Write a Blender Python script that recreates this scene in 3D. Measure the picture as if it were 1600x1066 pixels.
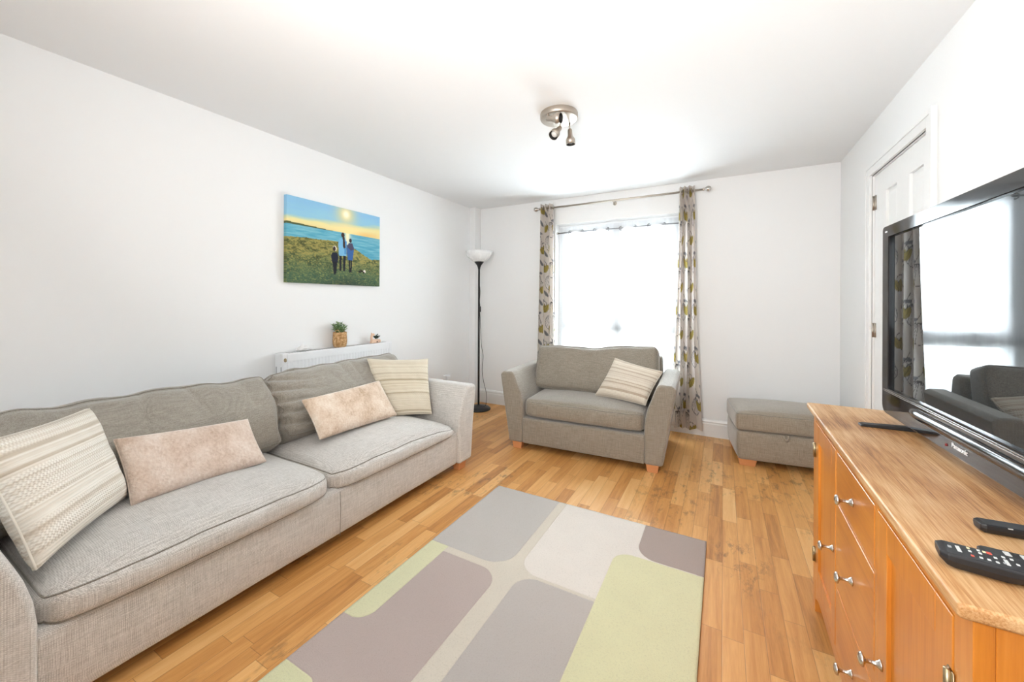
import bpy, bmesh, math, random
import numpy as np
from mathutils import Vector, Matrix, noise
random.seed(7)
PI = math.pi
for o in list(bpy.data.objects): bpy.data.objects.remove(o)
SC = bpy.context.scene
COL = SC.collection

# ------------------------------------------------------------------ camera
YAW, ROLL, CAMH = 0.5001, 0.0042, 1.247
cam = bpy.data.cameras.new('camera'); camo = bpy.data.objects.new('camera', cam); COL.objects.link(camo)
Fv = Vector((-math.sin(YAW), math.cos(YAW), 0)); Rv = Vector((math.cos(YAW), math.sin(YAW), 0)); Uv = Rv.cross(Fv)
R2 = Rv*math.cos(ROLL) + Uv*math.sin(ROLL); U2 = -Rv*math.sin(ROLL) + Uv*math.cos(ROLL)
M = Matrix((R2, U2, -Fv)).transposed().to_4x4(); M.translation = (0, 0, CAMH)
camo.matrix_world = M
cam.sensor_width = 36; cam.lens = 604.4/1600*36; cam.shift_y = -(533-471.7)/1600
cam.clip_start = 0.02
SC.camera = camo

# ------------------------------------------------------------------ world, daylight, exposure
SC.view_settings.view_transform = 'Standard'; SC.view_settings.look = 'None'
SC.view_settings.gamma = 1; SC.view_settings.use_curve_mapping = False
SC.view_settings.exposure = 0.38
W = bpy.data.worlds.new('sky'); SC.world = W; W.use_nodes = True
wn = W.node_tree.nodes; wl = W.node_tree.links
bg = wn['Background']; bg.inputs['Color'].default_value = (0.86, 0.93, 1.0, 1); bg.inputs['Strength'].default_value = 2.6

def area(name, loc, rot, sx, sy, power, color, spread=PI):
    l = bpy.data.lights.new(name, 'AREA'); l.shape = 'RECTANGLE'; l.size = sx; l.size_y = sy
    l.energy = power; l.color = color; l.spread = spread
    o = bpy.data.objects.new(name, l); COL.objects.link(o); o.location = loc; o.rotation_euler = rot
    return o
# added fill outside the unseen rear opening, and daylight by the net-curtained window
area('rear_fill_light', (-1.30, -3.00, 1.45), (math.radians(90), 0, 0), 1.5, 1.2, 14, (0.88, 0.95, 1.0))
area('daylight_front_window', (-1.0, 4.60, 1.40), (math.radians(-90), 0, 0), 1.3, 1.6, 150, (0.86, 0.93, 1.0))

# the photographer's flash, turned up at the ceiling beside the camera
area('ceiling_bounce_flash', (-0.45, -0.30, 1.50), Vector((0.12, 0.80, 0.52)).to_track_quat('-Z', 'Y').to_euler(), 0.5, 0.5, 42, (1.0, 0.985, 0.965), math.radians(160))

# ------------------------------------------------------------------ material helpers
MATS = {}
def L(c):   # sRGB 0-255 -> linear
    return tuple(((v/255)/12.92 if v/255 <= 0.04045 else ((v/255+0.055)/1.055)**2.4) for v in c) + (1.0,)
class NT:
    def __init__(s, name):
        s.m = bpy.data.materials.new(name); s.m.use_nodes = True; s.t = s.m.node_tree
        s.b = s.t.nodes['Principled BSDF']; s.out = s.t.nodes['Material Output']
    def n(s, typ, **kw):
        nd = s.t.nodes.new(typ)
        for k, v in kw.items():
            if k.startswith('i_'):
                key = k[2:]; key = int(key) if key.isdigit() else key.replace('_', ' ')
                s.set(nd, key, v)
            else: setattr(nd, k, v)
        return nd
    def set(s, nd, key, v):
        if hasattr(v, 'is_output'): s.t.links.new(v, nd.inputs[key])
        else: nd.inputs[key].default_value = v
    def P(s, key, v): s.set(s.b, key, v)
    def math(s, op, a, b=0.0, c=None, clamp=False):
        nd = s.n('ShaderNodeMath', operation=op); nd.use_clamp = clamp
        s.set(nd, 0, a); s.set(nd, 1, b)
        if c is not None: s.set(nd, 2, c)
        return nd.outputs[0]
    def mix(s, f, a, b, mode='MIX'):
        nd = s.n('ShaderNodeMix', data_type='RGBA', blend_type=mode)
        s.set(nd, 0, f); s.set(nd, 6, a); s.set(nd, 7, b); return nd.outputs[2]
    def coord(s, which='Object', scale=(1, 1, 1), rot=(0, 0, 0)):
        tc = s.n('ShaderNodeTexCoord'); mp = s.n('ShaderNodeMapping')
        s.t.links.new(tc.outputs[which], mp.inputs[0]); mp.inputs['Scale'].default_value = scale; mp.inputs['Rotation'].default_value = rot
        return mp.outputs[0]
    def noise(s, vec, scale, detail=3, rough=0.5, out=0, dist=0.0):
        nd = s.n('ShaderNodeTexNoise'); s.set(nd, 'Vector', vec); nd.inputs['Scale'].default_value = scale
        nd.inputs['Detail'].default_value = detail; nd.inputs['Roughness'].default_value = rough; nd.inputs['Distortion'].default_value = dist
        return nd.outputs[out]
    def ramp(s, f, stops, interp='LINEAR'):
        nd = s.n('ShaderNodeValToRGB'); s.set(nd, 0, f); cr = nd.color_ramp; cr.interpolation = interp
        while len(cr.elements) < len(stops): cr.elements.new(0.5)
        for e, (p, c) in zip(cr.elements, stops): e.position = p; e.color = c
        return nd.outputs[0]
    def mr(s, v, a, b, c=0.0, d=1.0):
        nd = s.n('ShaderNodeMapRange'); s.set(nd, 0, v)
        for i, x in enumerate((a, b, c, d)): nd.inputs[i+1].default_value = x
        return nd.outputs[0]
    def bump(s, h, strength=0.3, dist=0.01):
        nd = s.n('ShaderNodeBump'); nd.inputs['Strength'].default_value = strength; nd.inputs['Distance'].default_value = dist
        s.set(nd, 'Height', h); s.P('Normal', nd.outputs[0]); return nd.outputs[0]
    def sep(s, v):
        nd = s.n('ShaderNodeSeparateXYZ'); s.set(nd, 0, v); return nd.outputs
    def comb(s, x, y, z=0.0):
        nd = s.n('ShaderNodeCombineXYZ'); s.set(nd, 0, x); s.set(nd, 1, y); s.set(nd, 2, z); return nd.outputs[0]
def plain(name, col, rough=0.5, metal=0.0, spec=0.5, bumpscale=None, bs=0.05):
    if name in MATS: return MATS[name]
    t = NT(name); v = t.coord('Object')
    nz = t.noise(v, bumpscale or 30, 3)
    t.P('Base Color', t.mix(t.mr(nz, 0.3, 0.7, 0.0, 0.08), col, tuple(c*0.8 for c in col[:3])+(1,)))
    t.P('Roughness', rough); t.P('Metallic', metal); t.P('Specular IOR Level', spec)
    if bumpscale: t.bump(nz, bs, 0.01)
    MATS[name] = t.m; return t.m

def fabric(name, c1, c2, period=0.005, weave=0.35, worn=0.5):
    t = NT(name); v = t.coord('Object'); s = t.sep(v)
    k = 2*PI/period
    sx = t.math('SINE', t.math('MULTIPLY', s[0], k)); sy = t.math('SINE', t.math('MULTIPLY', s[1], k)); sz = t.math('SINE', t.math('MULTIPLY', s[2], k))
    w = t.math('ADD', t.math('ADD', t.math('MULTIPLY', sx, sy), t.math('MULTIPLY', sy, sz)), t.math('MULTIPLY', sx, sz))
    thr = t.noise(t.coord('Object', (260, 260, 14)), 1, 2); thr2 = t.noise(t.coord('Object', (14, 260, 260)), 1, 2); thr3 = t.noise(t.coord('Object', (260, 14, 260)), 1, 2)
    th = t.math('DIVIDE', t.math('ADD', t.math('ADD', thr, thr2), thr3), 3.0)
    big = t.noise(v, 3.0, 4, 0.6)
    f = t.math('ADD', t.mr(w, -1.2, 1.2, -weave, weave), t.mr(th, 0.34, 0.66, 0.1, 0.9))
    f = t.math('ADD', f, t.mr(big, 0.3, 0.7, -0.15*worn, 0.15*worn), clamp=True)
    t.P('Base Color', t.mix(f, c1, c2)); t.P('Roughness', 0.72); t.P('Specular IOR Level', 0.35)
    t.P('Sheen Weight', 0.5); t.P('Sheen Roughness', 0.5)
    t.bump(t.math('ADD', w, t.math('MULTIPLY', th, 2.0)), 0.25, 0.0012)
    return t.m

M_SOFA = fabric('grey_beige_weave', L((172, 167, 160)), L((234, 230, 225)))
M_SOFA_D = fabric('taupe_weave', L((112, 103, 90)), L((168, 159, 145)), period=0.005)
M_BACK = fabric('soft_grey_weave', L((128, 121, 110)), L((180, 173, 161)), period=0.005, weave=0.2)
M_PIPE = fabric('piping_weave', L((118, 111, 100)), L((158, 151, 139)))
M_CHAIR = fabric('chair_weave', L((116, 107, 94)), L((172, 163, 149)), period=0.006, weave=0.15)
M_OTTO = fabric('footstool_weave', L((126, 115, 100)), L((178, 167, 151)), period=0.006, weave=0.15)

def wall_mat(name, col, sc=60):
    t = NT(name); v = t.coord('Object')
    nz = t.noise(v, 1.3, 3); fine = t.noise(v, 220, 2)
    t.P('Base Color', t.mix(t.mr(nz, 0.3, 0.7, 0.0, 0.05), col, tuple(c*0.93 for c in col[:3])+(1,)))
    t.P('Roughness', 0.75); t.P('Specular IOR Level', 0.25); t.bump(fine, 0.05, 0.002); return t.m
M_WALL = wall_mat('white_emulsion', (0.875, 0.875, 0.87, 1)); M_CEIL = wall_mat('ceiling_emulsion', (0.86, 0.865, 0.87, 1))
M_GLOSS = plain('white_gloss_paint', (0.86, 0.86, 0.85, 1), 0.3)
M_RAD = plain('radiator_enamel', (0.84, 0.845, 0.85, 1), 0.3)
M_UPVC = plain('white_frame_plastic', (0.88, 0.89, 0.9, 1), 0.3)
M_CHROME = plain('brushed_steel', (0.50, 0.445, 0.385, 1), 0.42, 1.0)
M_STEEL = plain('grey_steel', (0.36, 0.36, 0.37, 1), 0.35, 1.0)
M_NICKEL = plain('polished_nickel', (0.62, 0.59, 0.55, 1), 0.2, 1.0)
M_BRASS = plain('aged_brass', (0.42, 0.33, 0.20, 1), 0.35, 1.0)
M_BLACK = plain('black_lamp_metal', (0.012, 0.012, 0.013, 1), 0.35)
M_CORD = plain('black_rubber', (0.02, 0.02, 0.02, 1), 0.6)
M_LEG = plain('beech_leg', L((216, 150, 100)), 0.4)
M_DARKIN = plain('dark_inside', (0.02, 0.018, 0.016, 1), 0.7)

def parquet():
    t = NT('oak_strip_parquet'); v = t.coord('Object'); s = t.sep(v)
    WD, LN = 0.071, 0.44
    row = t.math('FLOOR', t.math('DIVIDE', s[0], WD))
    wr = t.n('ShaderNodeTexWhiteNoise', noise_dimensions='1D'); t.set(wr, 'W', row)
    yy = t.math('ADD', t.math('DIVIDE', s[1], LN), t.math('MULTIPLY', wr.outputs[0], 7.3))
    blk = t.math('FLOOR', yy)
    wb = t.n('ShaderNodeTexWhiteNoise', noise_dimensions='2D'); t.set(wb, 'Vector', t.comb(row, blk))
    r1 = wb.outputs[0]
    # grain, offset per block
    gv = t.comb(t.math('ADD', t.math('MULTIPLY', s[0], 38), t.math('MULTIPLY', r1, 50)), t.math('ADD', t.math('MULTIPLY', s[1], 2.2), t.math('MULTIPLY', r1, 31)), r1)
    g = t.noise(gv, 1.0, 5, 0.62, dist=0.6)
    g2 = t.noise(t.comb(t.math('MULTIPLY', s[0], 400), t.math('MULTIPLY', s[1], 14)), 1.0, 2)
    tone = t.math('ADD', t.math('MULTIPLY', t.math('SUBTRACT', r1, 0.5), 0.5), 0.5)
    f = t.math('ADD', tone, t.math('MULTIPLY', t.math('SUBTRACT', g, 0.5), 0.75))
    f = t.math('ADD', f, t.math('MULTIPLY', t.math('SUBTRACT', g2, 0.5), 0.25), clamp=True)
    c = t.ramp(f, [(0.0, L((142, 88, 40))), (0.3, L((200, 140, 76))), (0.6, L((224, 168, 102))), (1.0, L((240, 198, 138)))])
    # dark wear marks, mostly in the open area by the seats
    k = t.noise(t.comb(t.math('MULTIPLY', s[0], 2.2), t.math('MULTIPLY', s[1], 1.5), 3.7), 1.0, 2)
    k2 = t.noise(t.comb(t.math('MULTIPLY', s[0], 22), t.math('MULTIPLY', s[1], 9), 1.1), 1.0, 5, 0.75)
    wear = t.math('MULTIPLY', t.mr(k, 0.47, 0.60), t.mr(k2, 0.52, 0.64), clamp=True)
    c = t.mix(t.math('MULTIPLY', wear, 0.6), c, L((84, 64, 46)))
    # knots
    vo = t.n('ShaderNodeTexVoronoi'); t.set(vo, 'Vector', t.comb(t.math('MULTIPLY', s[0], 3.1), t.math('MULTIPLY', s[1], 1.9), 0.0)); vo.inputs['Scale'].default_value = 1
    c = t.mix(t.mr(vo.outputs[0], 0.02, 0.05, 0.8, 0.0), c, L((80, 45, 22)))
    # joints
    fx = t.math('FRACT', t.math('DIVIDE', s[0], WD)); fy = t.math('FRACT', yy)
    ex = t.math('MINIMUM', fx, t.math('SUBTRACT', 1.0, fx)); ey = t.math('MINIMUM', fy, t.math('SUBTRACT', 1.0, fy))
    j = t.math('MAXIMUM', t.mr(ex, 0.008, 0.02, 1, 0), t.mr(ey, 0.0012, 0.0035, 1, 0))
    c = t.mix(t.math('MULTIPLY', j, 0.45), c, L((96, 58, 28)))
    t.P('Base Color', c); t.P('Roughness', t.mr(g, 0.2, 0.8, 0.30, 0.45)); t.P('Specular IOR Level', 0.45)
    t.bump(t.math('SUBTRACT', t.math('MULTIPLY', g, 0.25), j), 0.25, 0.0015)
    return t.m
M_FLOOR = parquet()

def wood(name, c1, c2, c3, axis='y', scale=1.0, rough=0.35, streak=0.5, coat=0.0, stops=(0.2, 0.5, 0.82)):
    t = NT(name); v = t.coord('Object'); s = t.sep(v)
    ax = {'x': 0, 'y': 1, 'z': 2}[axis]
    sc = [42*scale]*3; sc[ax] = 2.0*scale
    a = t.comb(*[t.math('MULTIPLY', s[i], sc[i]) for i in range(3)])
    sc2 = [330*scale]*3; sc2[ax] = 9*scale
    b = t.comb(*[t.math('MULTIPLY', s[i], sc2[i]) for i in range(3)])
    g = t.noise(a, 1.0, 4, 0.6, dist=0.8); h = t.noise(b, 1.0, 3, 0.7); big = t.noise(v, 4.0, 3)
    f = t.math('ADD', t.math('MULTIPLY', g, 0.6), t.math('MULTIPLY', h, streak))
    f = t.math('ADD', f, t.mr(big, 0.3, 0.7, -0.14, 0.14), clamp=True)
    c = t.ramp(f, [(stops[0], c1), (stops[1], c2), (stops[2], c3)])
    t.P('Base Color', c); t.P('Roughness', rough); t.P('Specular IOR Level', 0.4); t.P('Coat Weight', coat); t.P('Coat Roughness', 0.2)
    t.bump(h, 0.12, 0.0012); return t.m
M_CAB = wood('honey_oak', L((184, 104, 32)), L((210, 131, 48)), L((228, 154, 72)), 'z', 0.8, 0.30, 0.35, 0.3)
M_CABH = wood('honey_oak_rail', L((178, 100, 30)), L((206, 128, 46)), L((226, 152, 70)), 'y', 0.8, 0.30, 0.35, 0.3)
M_TOP = wood('worn_oak_top', L((132, 86, 46)), L((188, 138, 88)), L((216, 178, 132)), 'y', 1.0, 0.42, 0.75, stops=(0.42, 0.62, 0.86))

# ------------------------------------------------------------------ object helpers
def root(name, label, cat, loc=(0, 0, 0), rz=0.0, group=None):
    o = bpy.data.objects.new(name, None); COL.objects.link(o); o.empty_display_size = 0.05
    o.location = loc; o.rotation_euler = (0, 0, rz); o['label'] = label; o['category'] = cat
    if group: o['group'] = group
    o['_w'] = 0
    del o['_w']
    return o
def rootmat(r):
    return Matrix.Translation(r.location) @ r.rotation_euler.to_matrix().to_4x4()
def tag(o, label, cat, group=None):
    o['label'] = label; o['category'] = cat
    if group: o['group'] = group
    return o
def mk(name, data, mat, parent=None, world=None, smooth=True, bevel=None, subsurf=0, label=None, solid=None, kind=None):
    """data: bmesh or (verts, faces[, uvs]) ; world = root object -> vertices given in world space"""
    if isinstance(data, bmesh.types.BMesh):
        me = bpy.data.meshes.new(name); data.to_mesh(me); data.free()
    else:
        me = bpy.data.meshes.new(name); me.from_pydata([tuple(v) for v in data[0]], [], [tuple(f) for f in data[1]]); me.update()
        if len(data) > 2 and data[2] is not None:
            uvl = me.uv_layers.new(name='UVMap'); li = np.zeros(len(me.loops), dtype=np.int32); me.loops.foreach_get('vertex_index', li)
            uvl.data.foreach_set('uv', np.asarray(data[2], dtype=np.float32)[li].ravel())
    if world is not None: me.transform(rootmat(world).inverted())
    if smooth: me.polygons.foreach_set('use_smooth', [True]*len(me.polygons))
    o = bpy.data.objects.new(name, me); COL.objects.link(o)
    if mat: me.materials.append(mat)
    if parent is not None: o.parent = parent
    if bevel:
        md = o.modifiers.new('bevel', 'BEVEL'); md.width = bevel; md.segments = 3; md.limit_method = 'ANGLE'; md.angle_limit = math.radians(40)
        md.harden_normals = False
        if smooth:
            wn_ = o.modifiers.new('wn', 'WEIGHTED_NORMAL'); wn_.keep_sharp = True
    if solid:
        md = o.modifiers.new('solid', 'SOLIDIFY'); md.thickness = solid; md.offset = 0
    if subsurf:
        md = o.modifiers.new('sub', 'SUBSURF'); md.levels = subsurf; md.render_levels = subsurf
    if label: o['label'] = label
    if kind: o['kind'] = kind
    return o
def B(bm, x0, x1, y0, y1, z0, z1):
    vs = [bm.verts.new(p) for p in ((x0,y0,z0),(x1,y0,z0),(x1,y1,z0),(x0,y1,z0),(x0,y0,z1),(x1,y0,z1),(x1,y1,z1),(x0,y1,z1))]
    for f in ((3,2,1,0),(4,5,6,7),(0,1,5,4),(1,2,6,5),(2,3,7,6),(3,0,4,7)): bm.faces.new([vs[i] for i in f])
    return bm
def box(*a): return B(bmesh.new(), *a)
def prism(poly, axis, a0, a1, bm=None):
    """extrude a 2-D polygon along an axis; poly coords are the two other axes in xyz order"""
    bm = bm or bmesh.new()
    def P(p, a):
        return {'x': (a, p[0], p[1]), 'y': (p[0], a, p[1]), 'z': (p[0], p[1], a)}[axis]
    va = [bm.verts.new(P(p, a0)) for p in poly]; vb = [bm.verts.new(P(p, a1)) for p in poly]
    n = len(poly)
    bm.faces.new(va); bm.faces.new(list(reversed(vb)))
    for i in range(n): bm.faces.new((va[i], vb[i], vb[(i+1) % n], va[(i+1) % n]))
    bmesh.ops.recalc_face_normals(bm, faces=bm.faces); return bm
def frame_of(d):
    d = Vector(d).normalized(); a = Vector((0, 0, 1)) if abs(d.z) < 0.95 else Vector((1, 0, 0))
    u = d.cross(a).normalized(); return d, u, d.cross(u).normalized()
def tube(pts, r, seg=10, bm=None, closed=False, caps=True):
    bm = bm or bmesh.new(); pts = [Vector(p) for p in pts]; rings = []; n = len(pts)
    prev = None
    for i, p in enumerate(pts):
        if closed: d = pts[(i+1) % n]-pts[i-1]
        else: d = pts[min(i+1, n-1)]-pts[max(i-1, 0)]
        d.normalize()
        if prev is None: _, u, v = frame_of(d)
        else:
            u = (prev - d*prev.dot(d)); u = u.normalized() if u.length > 1e-6 else frame_of(d)[1]
            v = d.cross(u)
        prev = u
        rr = r[i] if isinstance(r, (list, tuple)) else r
        rings.append([bm.verts.new(p+u*(rr*math.cos(2*PI*k/seg))+v*(rr*math.sin(2*PI*k/seg))) for k in range(seg)])
    for i in range(n if closed else n-1):
        a, b = rings[i], rings[(i+1) % n]
        for k in range(seg): bm.faces.new((a[k], b[k], b[(k+1) % seg], a[(k+1) % seg]))
    if caps and not closed: bm.faces.new(list(reversed(rings[0]))); bm.faces.new(rings[-1])
    bmesh.ops.recalc_face_normals(bm, faces=bm.faces)
    return bm
def lathe(prof, origin=(0, 0, 0), axis=(0, 0, 1), seg=32, bm=None):
    """prof: list of (radius, height) along axis"""
    bm = bm or bmesh.new(); o = Vector(origin); d, u, v = frame_of(axis); rings = []
    for r, h in prof:
        c = o+d*h
        if r < 1e-6: rings.append([bm.verts.new(c)])
        else: rings.append([bm.verts.new(c+u*(r*math.cos(2*PI*k/seg))+v*(r*math.sin(2*PI*k/seg))) for k in range(seg)])
    for a, b in zip(rings[:-1], rings[1:]):
        for k in range(seg):
            k2 = (k+1) % seg
            if len(a) == 1 and len(b) == 1: continue
            if len(a) == 1: bm.faces.new((a[0], b[k2], b[k]))
            elif len(b) == 1: bm.faces.new((a[k], a[k2], b[0]))
            else: bm.faces.new((a[k], a[k2], b[k2], b[k]))
    return bm
def catmull(pts, n=8):
    pts = [Vector(p) for p in pts]; out = []
    P = [pts[0]*2-pts[1]]+pts+[pts[-1]*2-pts[-2]]
    for i in range(1, len(P)-2):
        for k in range(n):
            t = k/n; a, b, c, d = P[i-1], P[i], P[i+1], P[i+2]
            out.append(0.5*((2*b)+(c-a)*t+(2*a-5*b+4*c-d)*t*t+(3*b-a-3*c+d)*t**3))
    out.append(pts[-1]); return out
def nz(x, y, z, s): return noise.noise(Vector((x*s, y*s, z*s)))

def cushion_box(w, d, h, r, res=(46, 26, 10), crown=0.03, side=0.01, wr=0.006, seed=0, fn=None, wscale=(7, 3, 5)):
    """soft boxed cushion; x width, y depth, z 0..h. Returns (verts, faces, map)"""
    hw, hd, hh = w/2, d/2, h/2
    nx, ny, nzr = res
    def mapper(px, py, pz, inflate=0.0):     # unit cube -> cushion surface
        q = Vector((px*hw, py*hd, pz*hh)); c = Vector((max(-(hw-r), min(hw-r, q.x)), max(-(hd-r), min(hd-r, q.y)), max(-(hh-r), min(hh-r, q.z))))
        dv = q-c
        p = c+dv.normalized()*(r+inflate) if dv.length > 1e-9 else q
        cx, cy, cz = 1-abs(px)**3, 1-abs(py)**3, 1-pz*pz
        cx, cy = max(cx, 0), max(cy, 0)
        p.z += (crown if pz > 0 else -0.0)*cx**0.7*cy**0.7*max(0, pz)
        if abs(px) > 0.8: p.x += math.copysign(side*cz*cy, px)
        if abs(py) > 0.8: p.y += math.copysign(side*cz*cx, py)
        n1 = noise.noise(Vector((p.x*wscale[0]+seed*3.1, p.y*wscale[1], p.z*wscale[2]+seed)))
        n2 = noise.noise(Vector((p.x*wscale[0]*2.3+seed, p.y*wscale[1]*2.3, p.z*7)))
        nn = wr*(n1+0.4*n2)
        if pz > 0.5: p.z += nn
        if abs(py) > 0.9: p.y += nn*0.7
        p.z += hh
        if fn: p = fn(p, px, py, pz)
        return p
    verts = []; faces = []; idx = {}
    def V(i, j, k):
        key = (i, j, k)
        if key not in idx:
            idx[key] = len(verts); verts.append(mapper(2*i/nx-1, 2*j/ny-1, 2*k/nzr-1))
        return idx[key]
    for i in range(nx):
        for j in range(ny):
            faces.append((V(i,j,0), V(i,j+1,0), V(i+1,j+1,0), V(i+1,j,0))); faces.append((V(i,j,nzr), V(i+1,j,nzr), V(i+1,j+1,nzr), V(i,j+1,nzr)))
    for i in range(nx):
        for k in range(nzr):
            faces.append((V(i,0,k), V(i+1,0,k), V(i+1,0,k+1), V(i,0,k+1))); faces.append((V(i,ny,k), V(i,ny,k+1), V(i+1,ny,k+1), V(i+1,ny,k)))
    for j in range(ny):
        for k in range(nzr):
            faces.append((V(0,j,k), V(0,j,k+1), V(0,j+1,k+1), V(0,j+1,k))); faces.append((V(nx,j,k), V(nx,j+1,k), V(nx,j+1,k+1), V(nx,j,k+1)))
    return verts, faces, mapper
def piping_path(mapper, pz, inset=0.0, n=60, infl=0.001):
    pts = []
    for a in range(n): pts.append(mapper(-1+2*a/n, -1, pz, infl))
    for a in range(n//2): pts.append(mapper(1, -1+4*a/n, pz, infl))
    for a in range(n): pts.append(mapper(1-2*a/n, 1, pz, infl))
    for a in range(n//2): pts.append(mapper(-1, 1-4*a/n, pz, infl))
    out = [pts[0]]
    for p in pts[1:]:
        if (p-out[-1]).length > 0.002: out.append(p)
    return out

def pillow(corners, t, nrm_sign=1, res=40, seed=0, wr=0.006, ear=0.05, edge=0.010, sag=0.0, power=3.2):
    """corners TL,TR,BR,BL (world). Returns verts, faces, uvs, edge loop"""
    TL, TR, BR, BL = [Vector(c) for c in corners]
    n = ((TR-TL).cross(BL-TL)).normalized()*nrm_sign
    verts = []; uvs = []; faces = []; m = res+1; loop = []
    W_ = (TR-TL).length; H_ = (BL-TL).length
    for side in (1, -1):
        for j in range(m):
            for i in range(m):
                u, v = i/res, j/res; uu, vv = 2*u-1, 2*v-1
                # concave edges, pointed corners
                uu2 = uu*(1-ear*(1-vv*vv)); vv2 = vv*(1-ear*(1-uu*uu))
                a, b = (uu2+1)/2, (vv2+1)/2
                p = TL*(1-a)*(1-b)+TR*a*(1-b)+BR*a*b+BL*(1-a)*b
                prof = max(0.0, (1-abs(uu)**power)*(1-abs(vv)**power))**0.55
                th = edge+(t/2-edge)*prof
                w1 = noise.noise(Vector((u*W_*9+seed*5.3, v*H_*9, side*2+seed)))
                w2 = noise.noise(Vector((u*W_*22+seed, v*H_*22, side)))
                th += wr*(w1+0.45*w2)*(prof**0.5)
                p = p+n*side*th
                p.z -= sag*(1-vv)*0.5*(1-uu*uu)
                verts.append(p); uvs.append((u*W_, (1-v)*H_))
    N = m*m
    for s in (0, 1):
        for j in range(res):
            for i in range(res):
                a = s*N+j*m+i; q = (a, a+1, a+m+1, a+m)
                faces.append(q if s else q[::-1])
    border = [(i, 0) for i in range(m)]+[(res, j) for j in range(1, m)]+[(i, res) for i in range(res-1, -1, -1)]+[(0, j) for j in range(res-1, 0, -1)]
    bi = [j*m+i for i, j in border]
    for k in range(len(bi)):
        a, b = bi[k], bi[(k+1) % len(bi)]; faces.append((a, b, b+N, a+N))
    loop = [(verts[i]+verts[i+N])/2 for i in bi]
    return verts, faces, uvs, loop

# ================================================================== THE ROOM
XL, XR, YB, YF, H = -2.750, 0.837, 4.054, -2.60, 2.40
WX0, WX1, WZ0, WZ1 = -1.66, -0.33, 0.48, 2.115     # window opening
mk('floor', box(XL-0.15, XR+0.15, YF-0.3, YB+0.32, -0.12, 0.0), M_FLOOR, kind='structure', smooth=False)
mk('ceiling', box(XL-0.15, XR+0.15, YF-0.3, YB+0.32, H, H+0.12), M_CEIL, kind='structure', smooth=False)
mk('wall_left', box(XL-0.15, XL, YF-0.3, YB+0.32, 0, H), M_WALL, kind='structure', smooth=False)
# right wall with door opening
DY0, DY1, DZ = 2.50, 3.283, 2.06
bm = bmesh.new(); B(bm, XR, XR+0.15, YF-0.3, DY0-0.0, 0, H); B(bm, XR, XR+0.15, DY1, YB+0.32, 0, H); B(bm, XR, XR+0.15, DY0, DY1, DZ, H)
mk('wall_right', bm, M_WALL, kind='structure', smooth=False)
bm = bmesh.new(); B(bm, XL, WX0, YB, YB+0.30, 0, H); B(bm, WX1, XR, YB, YB+0.30, 0, H); B(bm, WX0, WX1, YB, YB+0.30, 0, WZ0); B(bm, WX0, WX1, YB, YB+0.30, WZ1, H)
mk('wall_back', bm, M_WALL, kind='structure', smooth=False)
RX0, RX1, RZ0, RZ1 = -2.0, -0.6, 0.9, 2.05
bm = bmesh.new(); B(bm, XL, RX0, YF-0.25, YF, 0, H); B(bm, RX1, XR, YF-0.25, YF, 0, H); B(bm, RX0, RX1, YF-0.25, YF, RZ1, H); B(bm, RX0, RX1, YF-0.25, YF, 0, RZ0)
mk('wall_front', bm, M_WALL, kind='structure', smooth=False)
# pipe boxing in the far left corner
mk('trim_1', box(XL, -2.668, 3.936, YB, 0, H), M_WALL, kind='structure', smooth=False)
# skirting boards
def skirt(poly_n, a0, a1, name):
    t, hgt = 0.018, 0.16
    prof = [(0, 0), (t, 0), (t, 0.118), (t-0.004, 0.124), (t-0.004, 0.132), (t, 0.138), (t-0.004, 0.150), (0.006, hgt), (0, hgt)]
    if poly_n == 'back': return prism([(YB-p[0], p[1]) for p in prof], 'x', a0, a1)
    if poly_n == 'left': return prism([(XL+p[0], p[1]) for p in prof], 'y', a0, a1)
    if poly_n == 'right': return prism([(XR-p[0], p[1]) for p in prof], 'y', a0, a1)
mk('baseboard_back', skirt('back', -2.668, XR, ''), M_GLOSS, kind='structure', smooth=False)
bm = skirt('left', YF, 3.936, ''); 
mk('baseboard_left', bm, M_GLOSS, kind='structure', smooth=False)
bm = skirt('right', DY1+0.09, YB-0.018, ''); b2 = skirt('right', YF, DY0-0.09, '')
me_ = bpy.data.meshes.new('t'); b2.to_mesh(me_); bm.from_mesh(me_); b2.free()
mk('baseboard_right', bm, M_GLOSS, kind='structure', smooth=False)

# ---- door in the right wall
dr = bpy.data.objects.new('door_1', None); COL.objects.link(dr); dr.location = (XR, DY0, 0); dr['kind'] = 'structure'
def DP(name, bm, mat, **k): return mk(name, bm, mat, parent=dr, world=dr, **k)
XD = XR+0.012
bm = bmesh.new()
cols = [(DY1-0.005-0.186, 3.283-0.336), (2.764, 2.586)]
pan = []
for (ya, yb_) in ((2.930, 3.097), (2.600, 2.764)):
    for (za, zb_) in ((1.24, 1.925), (0.25, 1.02)): pan.append((ya, yb_, za, zb_))
ys = [DY0+0.003, 2.600, 2.764, 2.930, 3.097, DY1-0.004]; zs = [0.01, 0.25, 1.02, 1.24, 1.925, DZ-0.004]
for i in range(5):
    for j in range(5):
        hole = i in (1, 3) and j in (1, 3)
        if not hole: B(bm, XD, XD+0.04, ys[i], ys[i+1], zs[j], zs[j+1])
bmesh.ops.remove_doubles(bm, verts=bm.verts, dist=1e-5)
inner = [f for f in bm.faces]
mk('door_leaf', bm, M_GLOSS, parent=dr, world=dr, smooth=False)
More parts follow.
